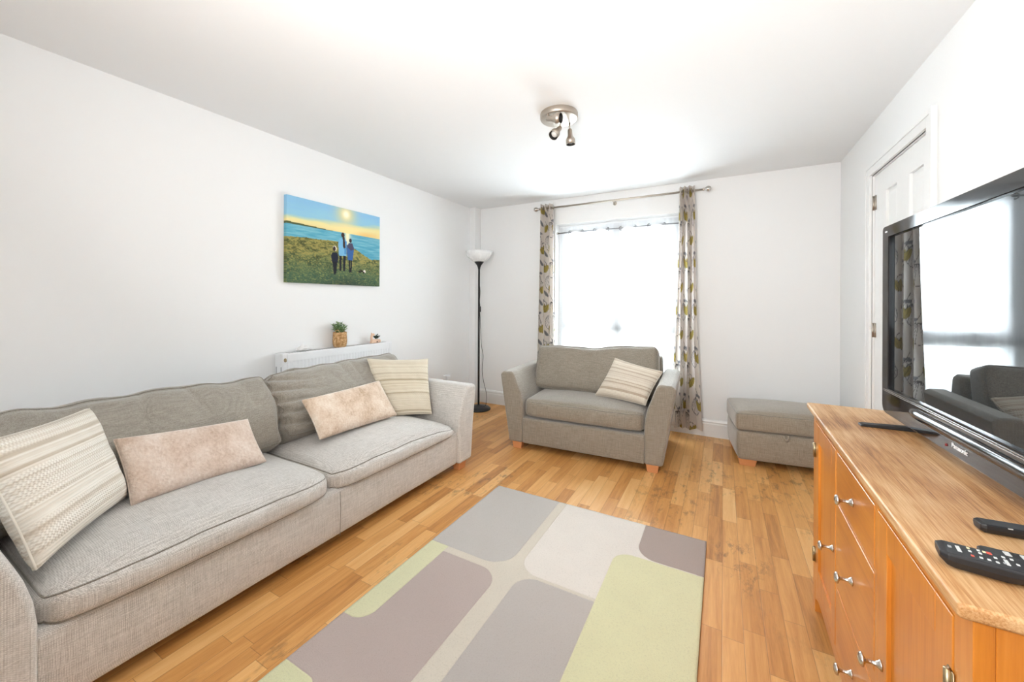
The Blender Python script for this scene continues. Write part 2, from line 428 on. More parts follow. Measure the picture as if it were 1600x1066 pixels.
for (ya, yb_, za, zb_) in pan:
    bm = bmesh.new(); e = 0.028
    o_ = [(XD+0.014, ya, za), (XD+0.014, yb_, za), (XD+0.014, yb_, zb_), (XD+0.014, ya, zb_)]
    i_ = [(XD+0.006, ya+e, za+e), (XD+0.006, yb_-e, za+e), (XD+0.006, yb_-e, zb_-e), (XD+0.006, ya+e, zb_-e)]
    bk = [(XD+0.03, p[1], p[2]) for p in o_]
    V_ = [bm.verts.new(p) for p in o_+i_+bk]
    for k in range(4):
        bm.faces.new((V_[k], V_[(k+1) % 4], V_[4+(k+1) % 4], V_[4+k])); bm.faces.new((V_[k], V_[8+k], V_[8+(k+1) % 4], V_[(k+1) % 4]))
    bm.faces.new(V_[4:8]); bm.faces.new(V_[8:12]); bmesh.ops.recalc_face_normals(bm, faces=bm.faces)
    DP('door_panel', bm, M_GLOSS, smooth=False)
bm = bmesh.new()     # architrave with a stepped profile
def arch(bm, y0, y1, z0, z1): B(bm, XR-0.016, XR, y0, y1, z0, z1)
arch(bm, DY1+0.004, DY1+0.075, 0, DZ+0.075); arch(bm, DY0-0.075, DY0-0.004, 0, DZ+0.075); arch(bm, DY0-0.004, DY1+0.004, DZ+0.004, DZ+0.075)
B(bm, XR-0.022, XR-0.016, DY1+0.050, DY1+0.075, 0, DZ+0.075); B(bm, XR-0.022, XR-0.016, DY0-0.075, DY0-0.050, 0, DZ+0.075); B(bm, XR-0.022, XR-0.016, DY0-0.05, DY1+0.05, DZ+0.050, DZ+0.075)
DP('architrave', bm, M_GLOSS, smooth=False, bevel=0.002)
bm = bmesh.new(); B(bm, XR, XR+0.15, DY1-0.001, DY1+0.02, 0, DZ+0.0); B(bm, XR, XR+0.15, DY0-0.02, DY0+0.001, 0, DZ); B(bm, XR, XR+0.15, DY0, DY1, DZ-0.001, DZ+0.02); B(bm, XR+0.055, XR+0.08, DY0, DY1, 0, DZ)
DP('door_lining', bm, M_GLOSS, smooth=False)
for z in (1.887, 1.076, 0.25):
    bm = tube([(XR+0.004, DY1-0.002, z-0.045), (XR+0.004, DY1-0.002, z+0.045)], 0.006, 10)
    B(bm, XR+0.006, XR+0.0125, DY1-0.028, DY1-0.002, z-0.045, z+0.045)
    DP('hinge', bm, M_CHROME, label='chrome butt hinge')

# ---- windows
def glass_mat():
    t = NT('window_glass'); tr = t.n('ShaderNodeBsdfTransparent'); tr.inputs[0].default_value = (0.97, 0.99, 0.985, 1)
    gl = t.n('ShaderNodeBsdfGlossy'); gl.inputs['Roughness'].default_value = 0.02
    fr = t.n('ShaderNodeFresnel'); fr.inputs[0].default_value = 1.45
    mx = t.n('ShaderNodeMixShader'); t.set(mx, 0, t.math('MULTIPLY', fr.outputs[0], 0.8)); t.set(mx, 1, tr.outputs[0]); t.set(mx, 2, gl.outputs[0])
    t.t.links.new(mx.outputs[0], t.out.inputs[0]); return t.m
M_GLASS = glass_mat()
w1 = bpy.data.objects.new('window_1', None); COL.objects.link(w1); w1.location = (-1.0, YB+0.14, WZ0); w1['kind'] = 'structure'
FY0, FY1 = YB+0.11, YB+0.17
bm = bmesh.new(); fx0, fx1, fz0, fz1 = WX0, WX1, WZ0, WZ1
o_ = 0.075
B(bm, fx0, fx0+o_, FY0, FY1, fz0, fz1); B(bm, fx1-o_, fx1, FY0, FY1, fz0, fz1); B(bm, fx0+o_, fx1-o_, FY0, FY1, fz0, fz0+o_); B(bm, fx0+o_, fx1-o_, FY0, FY1, fz1-o_, fz1)
mx0, mx1 = -1.030, -0.945
B(bm, fx0+o_, fx1-o_, FY0, FY1, 0.935, 1.005); B(bm, mx0, mx1, FY0, FY1, fz0+o_, fz1-o_)
mk('window_frame', bm, M_UPVC, parent=w1, world=w1, smooth=False, bevel=0.004)
def sash(x0, x1, z0, z1, wd=0.055, name='sash'):
    bm = bmesh.new(); y0, y1 = FY0-0.018, FY1-0.01
    B(bm, x0, x0+wd, y0, y1, z0, z1); B(bm, x1-wd, x1, y0, y1, z0, z1); B(bm, x0+wd, x1-wd, y0, y1, z0, z0+wd); B(bm, x0+wd, x1-wd, y0, y1, z1-wd, z1)
    s_ = mk('sash', bm, M_UPVC, parent=w1, world=w1, smooth=False, bevel=0.004)
    p_ = mk('pane', box(x0+wd-0.004, x1-wd+0.004, FY0+0.02, FY0+0.026, z0+wd-0.004, z1-wd+0.004), M_GLASS, parent=s_, world=w1, smooth=False)
sash(fx0+o_-0.01, mx0+0.012, 0.985, fz1-o_+0.01); sash(mx1-0.012, fx1-o_+0.01, 0.985, fz1-o_+0.01)
sash(fx0+o_-0.01, mx0+0.012, fz0+o_-0.01, 0.95, 0.03); sash(mx1-0.012, fx1-o_+0.01, fz0+o_-0.01, 0.95, 0.03)
mk('window_sill', box(WX0-0.03, WX1+0.03, YB-0.03, FY0, WZ0-0.028, WZ0), M_GLOSS, parent=w1, world=w1, smooth=False, bevel=0.006)
# unseen window behind the camera, added and sized for the fill light
w2 = bpy.data.objects.new('added_window', None); COL.objects.link(w2); w2.location = (-1.3, YF-0.12, RZ0); w2['kind'] = 'structure'
bm = bmesh.new(); n_ = 2; wd_ = (RX1-RX0)/n_
for i in range(n_):
    a = RX0+i*wd_; b = a+wd_
    B(bm, a, a+0.05, YF-0.16, YF-0.10, RZ0, RZ1); B(bm, b-0.05, b, YF-0.16, YF-0.10, RZ0, RZ1); B(bm, a+0.05, b-0.05, YF-0.16, YF-0.10, RZ0, RZ0+0.07); B(bm, a+0.05, b-0.05, YF-0.16, YF-0.10, RZ1-0.07, RZ1)
mk('window_frame', bm, M_UPVC, parent=w2, world=w2, smooth=False)
for i in range(n_):
    a = RX0+i*wd_; mk('pane', box(a+0.045, a+wd_-0.045, YF-0.133, YF-0.127, RZ0+0.065, RZ1-0.065), M_GLASS, parent=w2, world=w2, smooth=False)

# ---- outside the window
M_GRASS = plain('garden_grass', L((120, 150, 90)), 0.9, bumpscale=12, bs=0.4)
M_REND = plain('pale_render', L((226, 228, 228)), 0.8)
mk('garden_ground', box(-12, 10, YB+0.6, 22, -0.25, -0.12), M_GRASS, kind='structure', smooth=False)
mk('garden_wall', box(-9, 7, 11.8, 12.0, -0.12, 1.5), M_REND, kind='structure', smooth=False)

# ================================================================== SOFA
sofa = root('sofa', 'long grey-beige woven fabric sofa with two seat cushions against the left wall', 'sofa', (-2.15, 1.30, 0))
def SP(name, d, mat, **k): return mk(name, d, mat, parent=k.pop('par', sofa), world=sofa, **k)
def arm_profile(inn, sgn, z0=0.06, ztop=0.62, flare=0.10, outt=0.215, outb=0.155, rad=0.025):
    """2-D points (lateral, z) ; inn = inner face coordinate, sgn = outward direction"""
    pts = [(0, z0), (0, 0.33), (0.008, 0.40), (0.025, 0.47), (0.052, 0.54), (0.080, ztop-0.035), (flare-0.005, ztop-0.010), (flare+0.014, ztop),
           (outt-0.03, ztop-0.004), (outt-0.008, ztop-0.012), (outt, ztop-0.035), (outt-0.008, ztop-0.10), ((outt+outb)/2, (ztop+z0)/2), (outb+0.006, z0+0.06), (outb, z0)]
    return [(inn+sgn*a, z) for a, z in pts]
def soft(bm, cuts_axis, lo, hi, n, amp, seed=0):
    """add cross sections along an axis then a gentle noise"""
    ax = 'xyz'.index(cuts_axis)
    for i in range(1, n):
        c = lo+(hi-lo)*i/n; co = [0, 0, 0]; co[ax] = c; no = [0, 0, 0]; no[ax] = 1
        g = bm.verts[:]+bm.edges[:]+bm.faces[:]
        bmesh.ops.bisect_plane(bm, geom=g, plane_co=co, plane_no=no)
    for v in bm.verts:
        q = noise.noise(Vector((v.co.x*5+seed, v.co.y*5, v.co.z*5)))
        v.co += Vector((q, q*0.7, 0))*amp
    return bm
for sgn, inn, lab in ((1, 2.285, None), (-1, 0.318, None)):
    bm = prism(arm_profile(inn, sgn), 'x', -2.62, -1.675); soft(bm, 'x', -2.62, -1.675, 8, 0.004, sgn)
    SP('arm', bm, M_SOFA, bevel=0.022)
bm = prism([(-2.60, 0.06), (-1.712, 0.06), (-1.700, 0.10), (-1.695, 0.20), (-1.700, 0.285), (-1.715, 0.300), (-2.60, 0.300)], 'y', 0.316, 2.287)
soft(bm, 'y', 0.316, 2.287, 16, 0.004, 2)
SP('base', bm, M_SOFA, bevel=0.008)
SP('base_seam', tube([(-1.694, 1.30, 0.065), (-1.688, 1.30, 0.20), (-1.694, 1.30, 0.285)], 0.0014, 6), M_PIPE)
bm = prism([(-2.62, 0.06), (-2.46, 0.06), (-2.44, 0.60), (-2.47, 0.66), (-2.55, 0.67), (-2.62, 0.64)], 'y', 0.25, 2.36)
SP('back_frame', bm, M_SOFA, bevel=0.02)
for (x, y) in ((-1.735, 0.24), (-1.735, 2.36), (-2.55, 0.24), (-2.55, 2.36)):
    bm = bmesh.new(); v1 = [bm.verts.new((x+a*0.034, y+b*0.045, 0.065)) for a, b in ((-1,-1),(1,-1),(1,1),(-1,1))]; v0 = [bm.verts.new((x+a*0.027, y+b*0.036, 0.0)) for a, b in ((-1,-1),(1,-1),(1,1),(-1,1))]
    bm.faces.new(v1); bm.faces.new(v0[::-1])
    for k in range(4): bm.faces.new((v0[k], v0[(k+1) % 4], v1[(k+1) % 4], v1[k]))
    bmesh.ops.recalc_face_normals(bm, faces=bm.faces); SP('leg', bm, M_LEG, smooth=False, bevel=0.002, label='tapered pale wooden leg')
def place(verts, mat): return [mat @ v for v in verts]
# seat cushions: local x -> world y (length), local y -> world -x? (front at -y local => world +x)
def seat_mat(y0, y1, xf, xb, z):   # local (x,y,z) -> world
    return Matrix(((0, -1, 0, (xf+xb)/2), (1, 0, 0, (y0+y1)/2), (0, 0, 1, z), (0, 0, 0, 1)))
def seat(y0, y1, seed, droop0, droop1, parent, xf=-1.672, xb=-2.42, z=0.286, h=0.118, crown=0.052):
    def fn(p, px, py, pz):
        # ends sag down; the front-left and right corners round off
        f = (px+1)/2; p.z -= (droop0*(1-f)**4+droop1*f**4)*max(0, (pz+1)/2)
        # diagonal soft pulls radiating in the crown
        if pz > 0.5 and abs(px) < 0.97:
            a = math.sin((p.x*9+p.y*14)+seed*2.0+2*noise.noise(Vector((p.x*4, p.y*4, seed))))
            p.z += 0.004*a*(1-abs(px)**2)*(1-abs(py)**4)
        # plan rounding of front corners
        if py < 0: p.y += 0.05*abs(px)**7*(-py)
        return p
    v, f, mp = cushion_box(y1-y0, xf-xb, h, 0.042, res=(64, 34, 10), crown=crown, side=0.010, wr=0.0035, seed=seed, fn=fn)
    Mx = seat_mat(y0, y1, xf, xb, z)
    o = SP('seat_cushion', (place(v, Mx), f), M_SOFA)
    pts = place(piping_path(mp, 0.985, n=90, infl=0.0008), Mx)
    SP('piping', tube(pts, 0.0030, 6, closed=True), M_PIPE, par=o)
    pts = place(piping_path(mp, -0.80, n=90, infl=0.0005), Mx)
    SP('piping', tube(pts, 0.0024, 6, closed=True), M_PIPE, par=o)
    return o
seat(0.322, 1.262, 1, 0.012, 0.020, sofa)
seat(1.266, 2.278, 4, 0.012, 0.075, sofa, z=0.282, crown=0.060)
# back cushions: plump, slouched, boxed at the top
def back_cushion(y0, y1, seed, zc=0.605, h=0.425, thick=0.205, xc=-2.325, lean=27, ridges=0, tilt=0.0, ear=0.0):
    w = y1-y0
    def fn(p, px, py, pz):
        # px along the sofa, py up, pz towards the room
        fr = max(0, pz); top = max(0, py)
        # slouch: the belly of the cushion hangs low and fat, the top is thin
        p.z *= 1.0-0.22*top; p.z += 0.018*(1-py)*0.5*fr*(1-px**4)
        # soft pull lines running down from the top piping
        a = noise.noise(Vector((p.x*4+seed, p.y*2.5, seed)))
        cr = (1-abs(math.sin(p.x*15+p.y*5+4*a+seed)))**3
        p.z -= 0.010*cr*fr*(0.25+0.75*top)*(1-px**6)
        p.y += 0.010*noise.noise(Vector((p.x*4.5, seed, 0)))*top+0.004*math.sin(p.x*31+seed)*top
        p.y += tilt*px*top
        if ridges:      # cloth bunched into horizontal folds at the inner end
            e = max(0.0, (-px-0.30)/0.70)**1.2; q = p.y*44+p.x*7+1.5*noise.noise(Vector((p.x*6, p.y*5, 2)))
            p.z += e*fr*(0.016-0.034*(1-abs(math.sin(q)))**2)
            p.x += (0.010*math.sin(q*2))*max(0, (-px-0.8)/0.2)
        if ear and px > 0.6: p.y += ear*((px-0.6)/0.4)**3*top; p.z += ear*0.8*((px-0.6)/0.4)**3*top*fr
        p.x += 0.012*math.sin(py*4+seed)*abs(px)**6*(1 if px > 0 else -1)
        return p
    v, f, mp = cushion_box(w, h, thick, 0.048, res=(84, 48, 14), crown=0.030, side=0.012, wr=0.010, seed=seed, fn=fn, wscale=(5, 6, 5))
    a = math.radians(lean); ca, sa = math.cos(a), math.sin(a)
    # local x -> world y ; local y -> up and back (-X) ; local z -> towards the room (+X) and up
    Mx = Matrix(((0, -sa, ca, 0), (1, 0, 0, 0), (0, ca, sa, 0), (0, 0, 0, 1)))
    Mx = Matrix.Translation((xc, (y0+y1)/2, zc)) @ Mx @ Matrix.Translation((0, 0, -thick/2))
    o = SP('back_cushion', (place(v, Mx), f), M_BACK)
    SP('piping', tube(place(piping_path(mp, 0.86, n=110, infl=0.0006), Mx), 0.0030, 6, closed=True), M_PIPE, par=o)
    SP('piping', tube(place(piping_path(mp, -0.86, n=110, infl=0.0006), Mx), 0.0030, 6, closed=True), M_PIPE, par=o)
    return o
back_cushion(0.27, 1.300, 1.0, ear=0.02, tilt=-0.012)
back_cushion(1.306, 2.330, 6.0, ridges=1, tilt=0.014, zc=0.612)

# ================================================================== LOVESEAT
ch = root('loveseat', 'compact grey two-seater armchair with one wide seat in front of the window', 'armchair', (-0.9955, 2.933, 0), math.radians(3.0))
def CP(name, d, mat, **k): return mk(name, d, mat, parent=k.pop('par', ch), **k)
for sgn in (1, -1):
    prof = [(a*sgn, b) for a, b in [(p[0], p[1]) for p in arm_profile(0.488, 1, 0.055, 0.65, 0.100, 0.215, 0.130)]]
    bm = prism(prof, 'y', 0.0, 0.82); soft(bm, 'y', 0, 0.82, 8, 0.003, sgn*2)
    CP('arm', bm, M_CHAIR, bevel=0.020)
bm = prism([(0.006, 0.055), (0.0, 0.10), (0.0, 0.25), (0.012, 0.268), (0.80, 0.268), (0.80, 0.055)], 'x', -0.490, 0.490); soft(bm, 'x', -0.49, 0.49, 8, 0.003, 5)
CP('base', bm, M_CHAIR, bevel=0.008)
bm = prism([(0.62, 0.055), (0.82, 0.055), (0.84, 0.60), (0.82, 0.745), (0.78, 0.765), (0.70, 0.76), (0.66, 0.60)], 'x', -0.56, 0.56)
CP('back_frame', bm, M_CHAIR, bevel=0.025)
def cfn(p, px, py, pz):
    if py < 0: p.y += 0.03*abs(px)**8*(-py)
    return p
v, f, mp = cushion_box(0.966, 0.56, 0.135, 0.030, res=(60, 30, 10), crown=0.038, side=0.010, wr=0.004, seed=9, fn=cfn)
Mx = Matrix.Translation((0, 0.285, 0.282))
o = CP('seat_cushion', (place(v, Mx), f), M_CHAIR)
CP('piping', tube(place(piping_path(mp, 0.93, n=90, infl=0.0008), Mx), 0.0032, 6, closed=True), M_PIPE, par=o)
CP('piping', tube(place(piping_path(mp, -0.90, n=90, infl=0.0004), Mx), 0.0025, 6, closed=True), M_PIPE, par=o)
# back cushion: boxed, leaning, dipped in the middle of its top
def bfn(p, px, py, pz):
    # local: x width, y height(up), z thickness toward front
    dip = 0.024*math.exp(-((px+0.05)/0.28)**2) if py > 0.3 else 0
    p.y -= dip*(py-0.3)/0.7 if py > 0.3 else 0
    if py > 0.5: p.z += 0.016*math.exp(-((px+0.02)/0.10)**2)*math.sin((py-0.5)*6)
    p.y += 0.024*px*max(0, py)
    if py > 0: p.x *= 1-0.012*py
    return p
v, f, mp = cushion_box(1.085, 0.42, 0.20, 0.040, res=(60, 30, 12), crown=0.035, side=0.012, wr=0.010, seed=12, fn=bfn, wscale=(5, 5, 4))
lean = math.radians(17)
# local z(thickness) -> -y(front), local y -> up leaning back
cy_, sy_ = math.cos(lean), math.sin(lean)
Mb = Matrix(((1, 0, 0, 0), (0, sy_, -cy_, 0.615), (0, cy_, sy_, 0.60), (0, 0, 0, 1)))
o = CP('back_cushion', (place(v, Mb), f), M_CHAIR)
CP('piping', tube(place(piping_path(mp, 0.90, n=90, infl=0.0008), Mb), 0.0034, 6, closed=True), M_PIPE, par=o)
CP('piping', tube(place(piping_path(mp, -0.90, n=90, infl=0.0008), Mb), 0.0034, 6, closed=True), M_PIPE, par=o)
def taper_leg(cx, cy, w0, w1, d, h):
    bm = bmesh.new(); v1 = [bm.verts.new((cx+a*w1, cy+b*d, h)) for a, b in ((-1,-1),(1,-1),(1,1),(-1,1))]; v0 = [bm.verts.new((cx+a*w0, cy+b*d*0.85, 0)) for a, b in ((-1,-1),(1,-1),(1,1),(-1,1))]
    bm.faces.new(v1); bm.faces.new(v0[::-1])
    for k in range(4): bm.faces.new((v0[k], v0[(k+1) % 4], v1[(k+1) % 4], v1[k]))
    bmesh.ops.recalc_face_normals(bm, faces=bm.faces); return bm
for (x, y) in ((-0.545, 0.045), (0.545, 0.045), (-0.545, 0.76), (0.545, 0.76)):
    CP('leg', taper_leg(x, y, 0.036, 0.046, 0.032, 0.062), M_LEG, smooth=False, bevel=0.002, label='tapered pale wooden leg')

# ================================================================== FOOTSTOOL
ot = root('footstool', 'low grey fabric storage footstool standing between the flowered curtain and the oak sideboard', 'footstool', (0.095, 3.43, 0), math.radians(7.2))
def OP(name, d, mat, **k): return mk(name, d, mat, parent=k.pop('par', ot), **k)
OW, OD = 0.68, 0.48
def ofn(p, px, py, pz):
    t_ = max(0, -pz); p.x *= 1-0.035*t_**2; return p
v, f, mp = cushion_box(OW, OD, 0.225, 0.020, res=(40, 24, 12), crown=0.0, side=0.012, wr=0.003, seed=21, fn=ofn)
Mo = Matrix.Translation((OW/2, OD/2, 0.048)); OP('body', (place(v, Mo), f), M_OTTO)
v, f, mp = cushion_box(OW+0.012, OD+0.012, 0.135, 0.022, res=(40, 24, 10), crown=0.035, side=0.006, wr=0.004, seed=22)
Mo = Matrix.Translation((OW/2, OD/2, 0.274)); o = OP('lid', (place(v, Mo), f), M_OTTO)
OP('piping', tube(place(piping_path(mp, 0.93, n=80, infl=0.0008), Mo), 0.003, 6, closed=True), M_PIPE, par=o)
OP('piping', tube(place(piping_path(mp, -0.97, n=80, infl=0.0002), Mo), 0.0025, 6, closed=True), M_PIPE, par=o)
pts = [(0.315+0.020*math.cos(a), -0.010-0.012*math.sin(-a), 0.272+0.042*math.sin(a)) for a in np.linspace(PI, 2*PI, 12)]
bm = bmesh.new(); ra = []
for p in pts: ra.append((bm.verts.new((p[0], p[1]-0.004, p[2])), bm.verts.new((p[0]*0.45+0.315*0.55, p[1]-0.006, p[2]*0.45+0.272*0.55))))
for a, b in zip(ra[:-1], ra[1:]): bm.faces.new((a[0], b[0], b[1], a[1]))
OP('pull_tab', bm, M_OTTO, solid=0.005)
for (x, y) in ((0.075, 0.05), (OW-0.075, 0.05), (0.075, OD-0.05), (OW-0.075, OD-0.05)):
    OP('leg', taper_leg(x, y, 0.052, 0.064, 0.030, 0.052), M_LEG, smooth=False, bevel=0.002, label='tapered pale wooden leg')

# ================================================================== LOOSE CUSHIONS
def knit(name, base, dark, light, seed=0.0):
    t = NT(name); tc = t.n('ShaderNodeTexCoord'); s = t.sep(tc.outputs['UV'])
    n1 = t.n('ShaderNodeTexNoise', noise_dimensions='1D'); t.set(n1, 'W', t.math('ADD', t.math('MULTIPLY', s[1], 36), seed)); n1.inputs['Scale'].default_value = 1; n1.inputs['Detail'].default_value = 3
    band = t.ramp(n1.outputs[0], [(0.33, dark), (0.44, base), (0.56, light), (0.66, base)])
    rows = t.math('SINE', t.math('MULTIPLY', s[1], 2*PI/0.011)); colw = t.math('SINE', t.math('ADD', t.math('MULTIPLY', s[0], 2*PI/0.009), t.math('MULTIPLY', t.math('FLOOR', t.math('DIVIDE', s[1], 0.011)), 2.1)))
    dots = t.math('MULTIPLY', rows, colw)
    n2 = t.n('ShaderNodeTexNoise', noise_dimensions='1D'); t.set(n2, 'W', t.math('ADD', t.math('MULTIPLY', s[1], 11), seed+9)); n2.inputs['Scale'].default_value = 1
    amt = t.mr(n2.outputs[0], 0.42, 0.56)
    c = t.mix(t.math('MULTIPLY', t.mr(dots, 0.0, 0.8, 0.0, 0.55), amt), band, light)
    c = t.mix(t.math('MULTIPLY', t.mr(dots, -0.1, -0.8, 0.0, 0.5), amt), c, dark)
    t.P('Base Color', c); t.P('Roughness', 0.95); t.P('Specular IOR Level', 0.1); t.P('Sheen Weight', 0.2)
    t.bump(t.math('ADD', t.math('MULTIPLY', dots, amt), t.math('MULTIPLY', rows, 0.6)), 0.5, 0.0025)
    return t.m
M_K1 = knit('cream_knit_stripe', L((228, 220, 206)), L((202, 190, 172)), L((244, 240, 230)), 2.0)
M_K2 = knit('oatmeal_knit_stripe', L((220, 208, 186)), L((184, 168, 140)), L((236, 228, 210)), 17.0)
M_K3 = knit('beige_knit_stripe', L((218, 206, 188)), L((190, 172, 152)), L((232, 224, 210)), 31.0)
def velvet(name, a, b, c3):
    t = NT(name); v = t.coord('Object'); n1 = t.noise(v, 9, 4, 0.6); n2 = t.noise(v, 90, 3, 0.7); vo = t.n('ShaderNodeTexVoronoi'); t.set(vo, 'Vector', v); vo.inputs['Scale'].default_value = 75
    f = t.math('ADD', t.math('MULTIPLY', n1, 0.7), t.math('MULTIPLY', n2, 0.35))
    t.P('Base Color', t.ramp(f, [(0.36, a), (0.52, b), (0.68, c3)])); t.P('Roughness', 0.85); t.P('Sheen Weight', 0.6); t.P('Sheen Roughness', 0.4); t.P('Specular IOR Level', 0.15)
    t.bump(t.math('ADD', n2, vo.outputs[0]), 0.6, 0.004); return t.m
M_V1 = velvet('blush_crushed_velvet', L((198, 172, 152)), L((222, 202, 186)), L((238, 224, 212)))
M_V2 = velvet('sand_crushed_velvet', L((188, 158, 128)), L((222, 200, 178)), L((240, 226, 210)))
def throw_cushion(name, corners, t, mat, label, seed, ear=0.05, sign=1, wr=0.007, power=3.2, sag=0.0, grp=None):
    cs = [Vector(c) for c in corners]; cen = sum(cs, Vector())/4; loc = Vector((cen.x, cen.y, min(c.z for c in cs)))
    r = root(name, label, 'cushion', tuple(loc), 0.0, grp)
    v, f, uv, lp = pillow(corners, t, sign, seed=seed, ear=ear, wr=wr, power=power, sag=sag)
    o = mk('cover', (v, f, uv), mat, parent=r, world=r)
    mk('edge_seam', tube(lp, 0.0035, 6, closed=True), mat, parent=r, world=r)
    return r
throw_cushion('cushion', [(-1.955, 0.235, 0.815), (-2.235, 0.545, 0.810), (-2.075, 0.610, 0.468), (-1.775, 0.330, 0.452)], 0.15, M_K1, 'large cream and beige knitted striped cushion in the near corner of the sofa', 1, sign=1)
throw_cushion('cushion', [(-2.155, 0.600, 0.683), (-2.130, 1.085, 0.640), (-2.000, 1.105, 0.446), (-2.010, 0.610, 0.452)], 0.12, M_V1, 'oblong blush pink velvet cushion next to the cream striped cushion', 2, ear=0.03)
throw_cushion('cushion', [(-2.094, 1.356, 0.682), (-2.099, 1.911, 0.692), (-1.959, 1.940, 0.470), (-1.961, 1.375, 0.480)], 0.12, M_V2, 'oblong sandy pink velvet cushion leaning on the far half of the sofa', 3, ear=0.03)
throw_cushion('cushion', [(-2.310, 2.000, 0.820), (-2.045, 2.360, 0.792), (-1.899, 2.238, 0.412), (-2.090, 1.938, 0.434)], 0.12, M_K2, 'square oatmeal ribbed striped cushion in the far corner of the sofa', 4)
throw_cushion('cushion', [(-0.820, 3.372, 0.762), (-0.418, 3.245, 0.700), (-0.528, 3.120, 0.450), (-0.950, 3.225, 0.458)], 0.13, M_K3, 'square beige striped cushion lying askew on the loveseat by the window', 5)

# ================================================================== RUG
def build_rug():
    x0, x1, y0, y1 = -1.320, -0.072, 0.545, 2.240
    nx, ny = 125, 170
    X, Y = np.meshgrid(np.linspace(x0, x1, nx+1), np.linspace(y0, y1, ny+1))
    rng = np.random.RandomState(3)
    Z = 0.012+rng.uniform(-0.0006, 0.0006, X.shape)
    V_ = np.stack([X, Y, Z], -1).reshape(-1, 3)
    idx = np.arange((nx+1)*(ny+1)).reshape(ny+1, nx+1)
    F_ = np.stack([idx[:-1, :-1], idx[:-1, 1:], idx[1:, 1:], idx[1:, :-1]], -1).reshape(-1, 4)
    verts = [tuple(p) for p in V_]; faces = [tuple(int(a) for a in q) for q in F_]
    bi = list(idx[0, :])+list(idx[1:, -1])+list(idx[-1, -2::-1])+list(idx[-2:0:-1, 0]); base = len(verts)
    for i in bi: p = verts[int(i)]; cx = 0.004 if p[0] > (x0+x1)/2 else -0.004; verts.append((p[0], p[1], 0.0005))
    for k in range(len(bi)): faces.append((int(bi[k]), base+k, base+(k+1) % len(bi), int(bi[(k+1) % len(bi)])))
    faces.append(tuple(reversed(range(base, base+len(bi)))))
    r = root('rug', 'modern rug of green, mauve, grey and cream rounded blocks on the oak floor', 'rug', (-0.70, 1.39, 0))
    me = bpy.data.meshes.new('pile'); me.from_pydata(verts, [], faces); me.update()
    # block distances, stored on the pile as plain pattern data
    def sdf(ax0, ax1, ay0, ay1, rad):
        P_ = np.array(verts)[:, :2]; cx, cy = (ax0+ax1)/2, (ay0+ay1)/2; hx, hy = (ax1-ax0)/2-rad, (ay1-ay0)/2-rad
        q = np.abs(P_-[cx, cy])-[hx, hy]; return np.linalg.norm(np.maximum(q, 0), axis=1)+np.minimum(np.max(q, axis=1), 0)-rad
    blocks = [('block_white', (-0.832, -0.1, 1.580, 3.0, 0.10)), ('block_plum', (-0.372, 1.0, 1.942, 3.0, 0.10)), ('block_stone', (-0.800, -0.2, -1.0, 1.562, 0.09)),
              ('block_lime', (-0.462, 1.0, -1.0, 1.938, 0.08)), ('block_mauve', (-2.0, -0.885, -1.0, 1.520, 0.10)),
              ('block_strip', (-2.0, -1.212, 1.03, 1.80, 0.07)), ('block_corner', (-2.0, -1.14, -1.0, 0.80, 0.05)), ('block_grey', (-2.0, -0.882, 1.562, 3.0, 0.12))]
    for nme, a in blocks:
        at = me.attributes.new(nme, 'FLOAT', 'POINT'); at.data.foreach_set('value', sdf(*a).astype(np.float32))
    me.transform(rootmat(r).inverted()); me.polygons.foreach_set('use_smooth', [True]*len(me.polygons))
    t = NT('rug_pile'); v = t.coord('Object')
    cols = {'block_grey': (192, 186, 180), 'block_white': (228, 220, 211), 'block_plum': (172, 156, 148), 'block_lime': (220, 216, 176), 'block_stone': (188, 180, 174), 'block_mauve': (186, 170, 163), 'block_strip': (218, 216, 178), 'block_corner': (216, 214, 174)}
    c = L((214, 205, 190)); edge = None
    big = t.noise(v, 6, 3); fine = t.noise(v, 420, 2); mid = t.noise(v, 150, 4, 0.75)
    for nme, a in blocks:
        at = t.n('ShaderNodeAttribute', attribute_name=nme)
        c = t.mix(t.mr(at.outputs['Fac'], 0.0012, -0.0012), c, L(cols[nme]))
        e = t.mr(t.math('ABSOLUTE', at.outputs['Fac']), 0.0, 0.005, 1, 0)
        inside = t.mr(at.outputs['Fac'], 0.001, -0.001)
        edge = e if edge is None else t.math('ADD', t.math('MULTIPLY', edge, t.math('SUBTRACT', 1.0, inside)), e, clamp=True)
    c = t.mix(t.math('MULTIPLY', t.mr(mid, 0.52, 0.72), 0.25), c, L((150, 140, 125)))
    c = t.mix(t.mr(big, 0.35, 0.65, 0, 0.06), c, L((160, 150, 138)))
    t.P('Base Color', c); t.P('Roughness', 1.0); t.P('Specular IOR Level', 0.05); t.P('Sheen Weight', 0.2)
    t.bump(t.math('SUBTRACT', t.math('ADD', fine, mid), t.math('MULTIPLY', edge, 1.0)), 0.5, 0.004)
    o = bpy.data.objects.new('pile', me); COL.objects.link(o); me.materials.append(t.m); o.parent = r
build_rug()

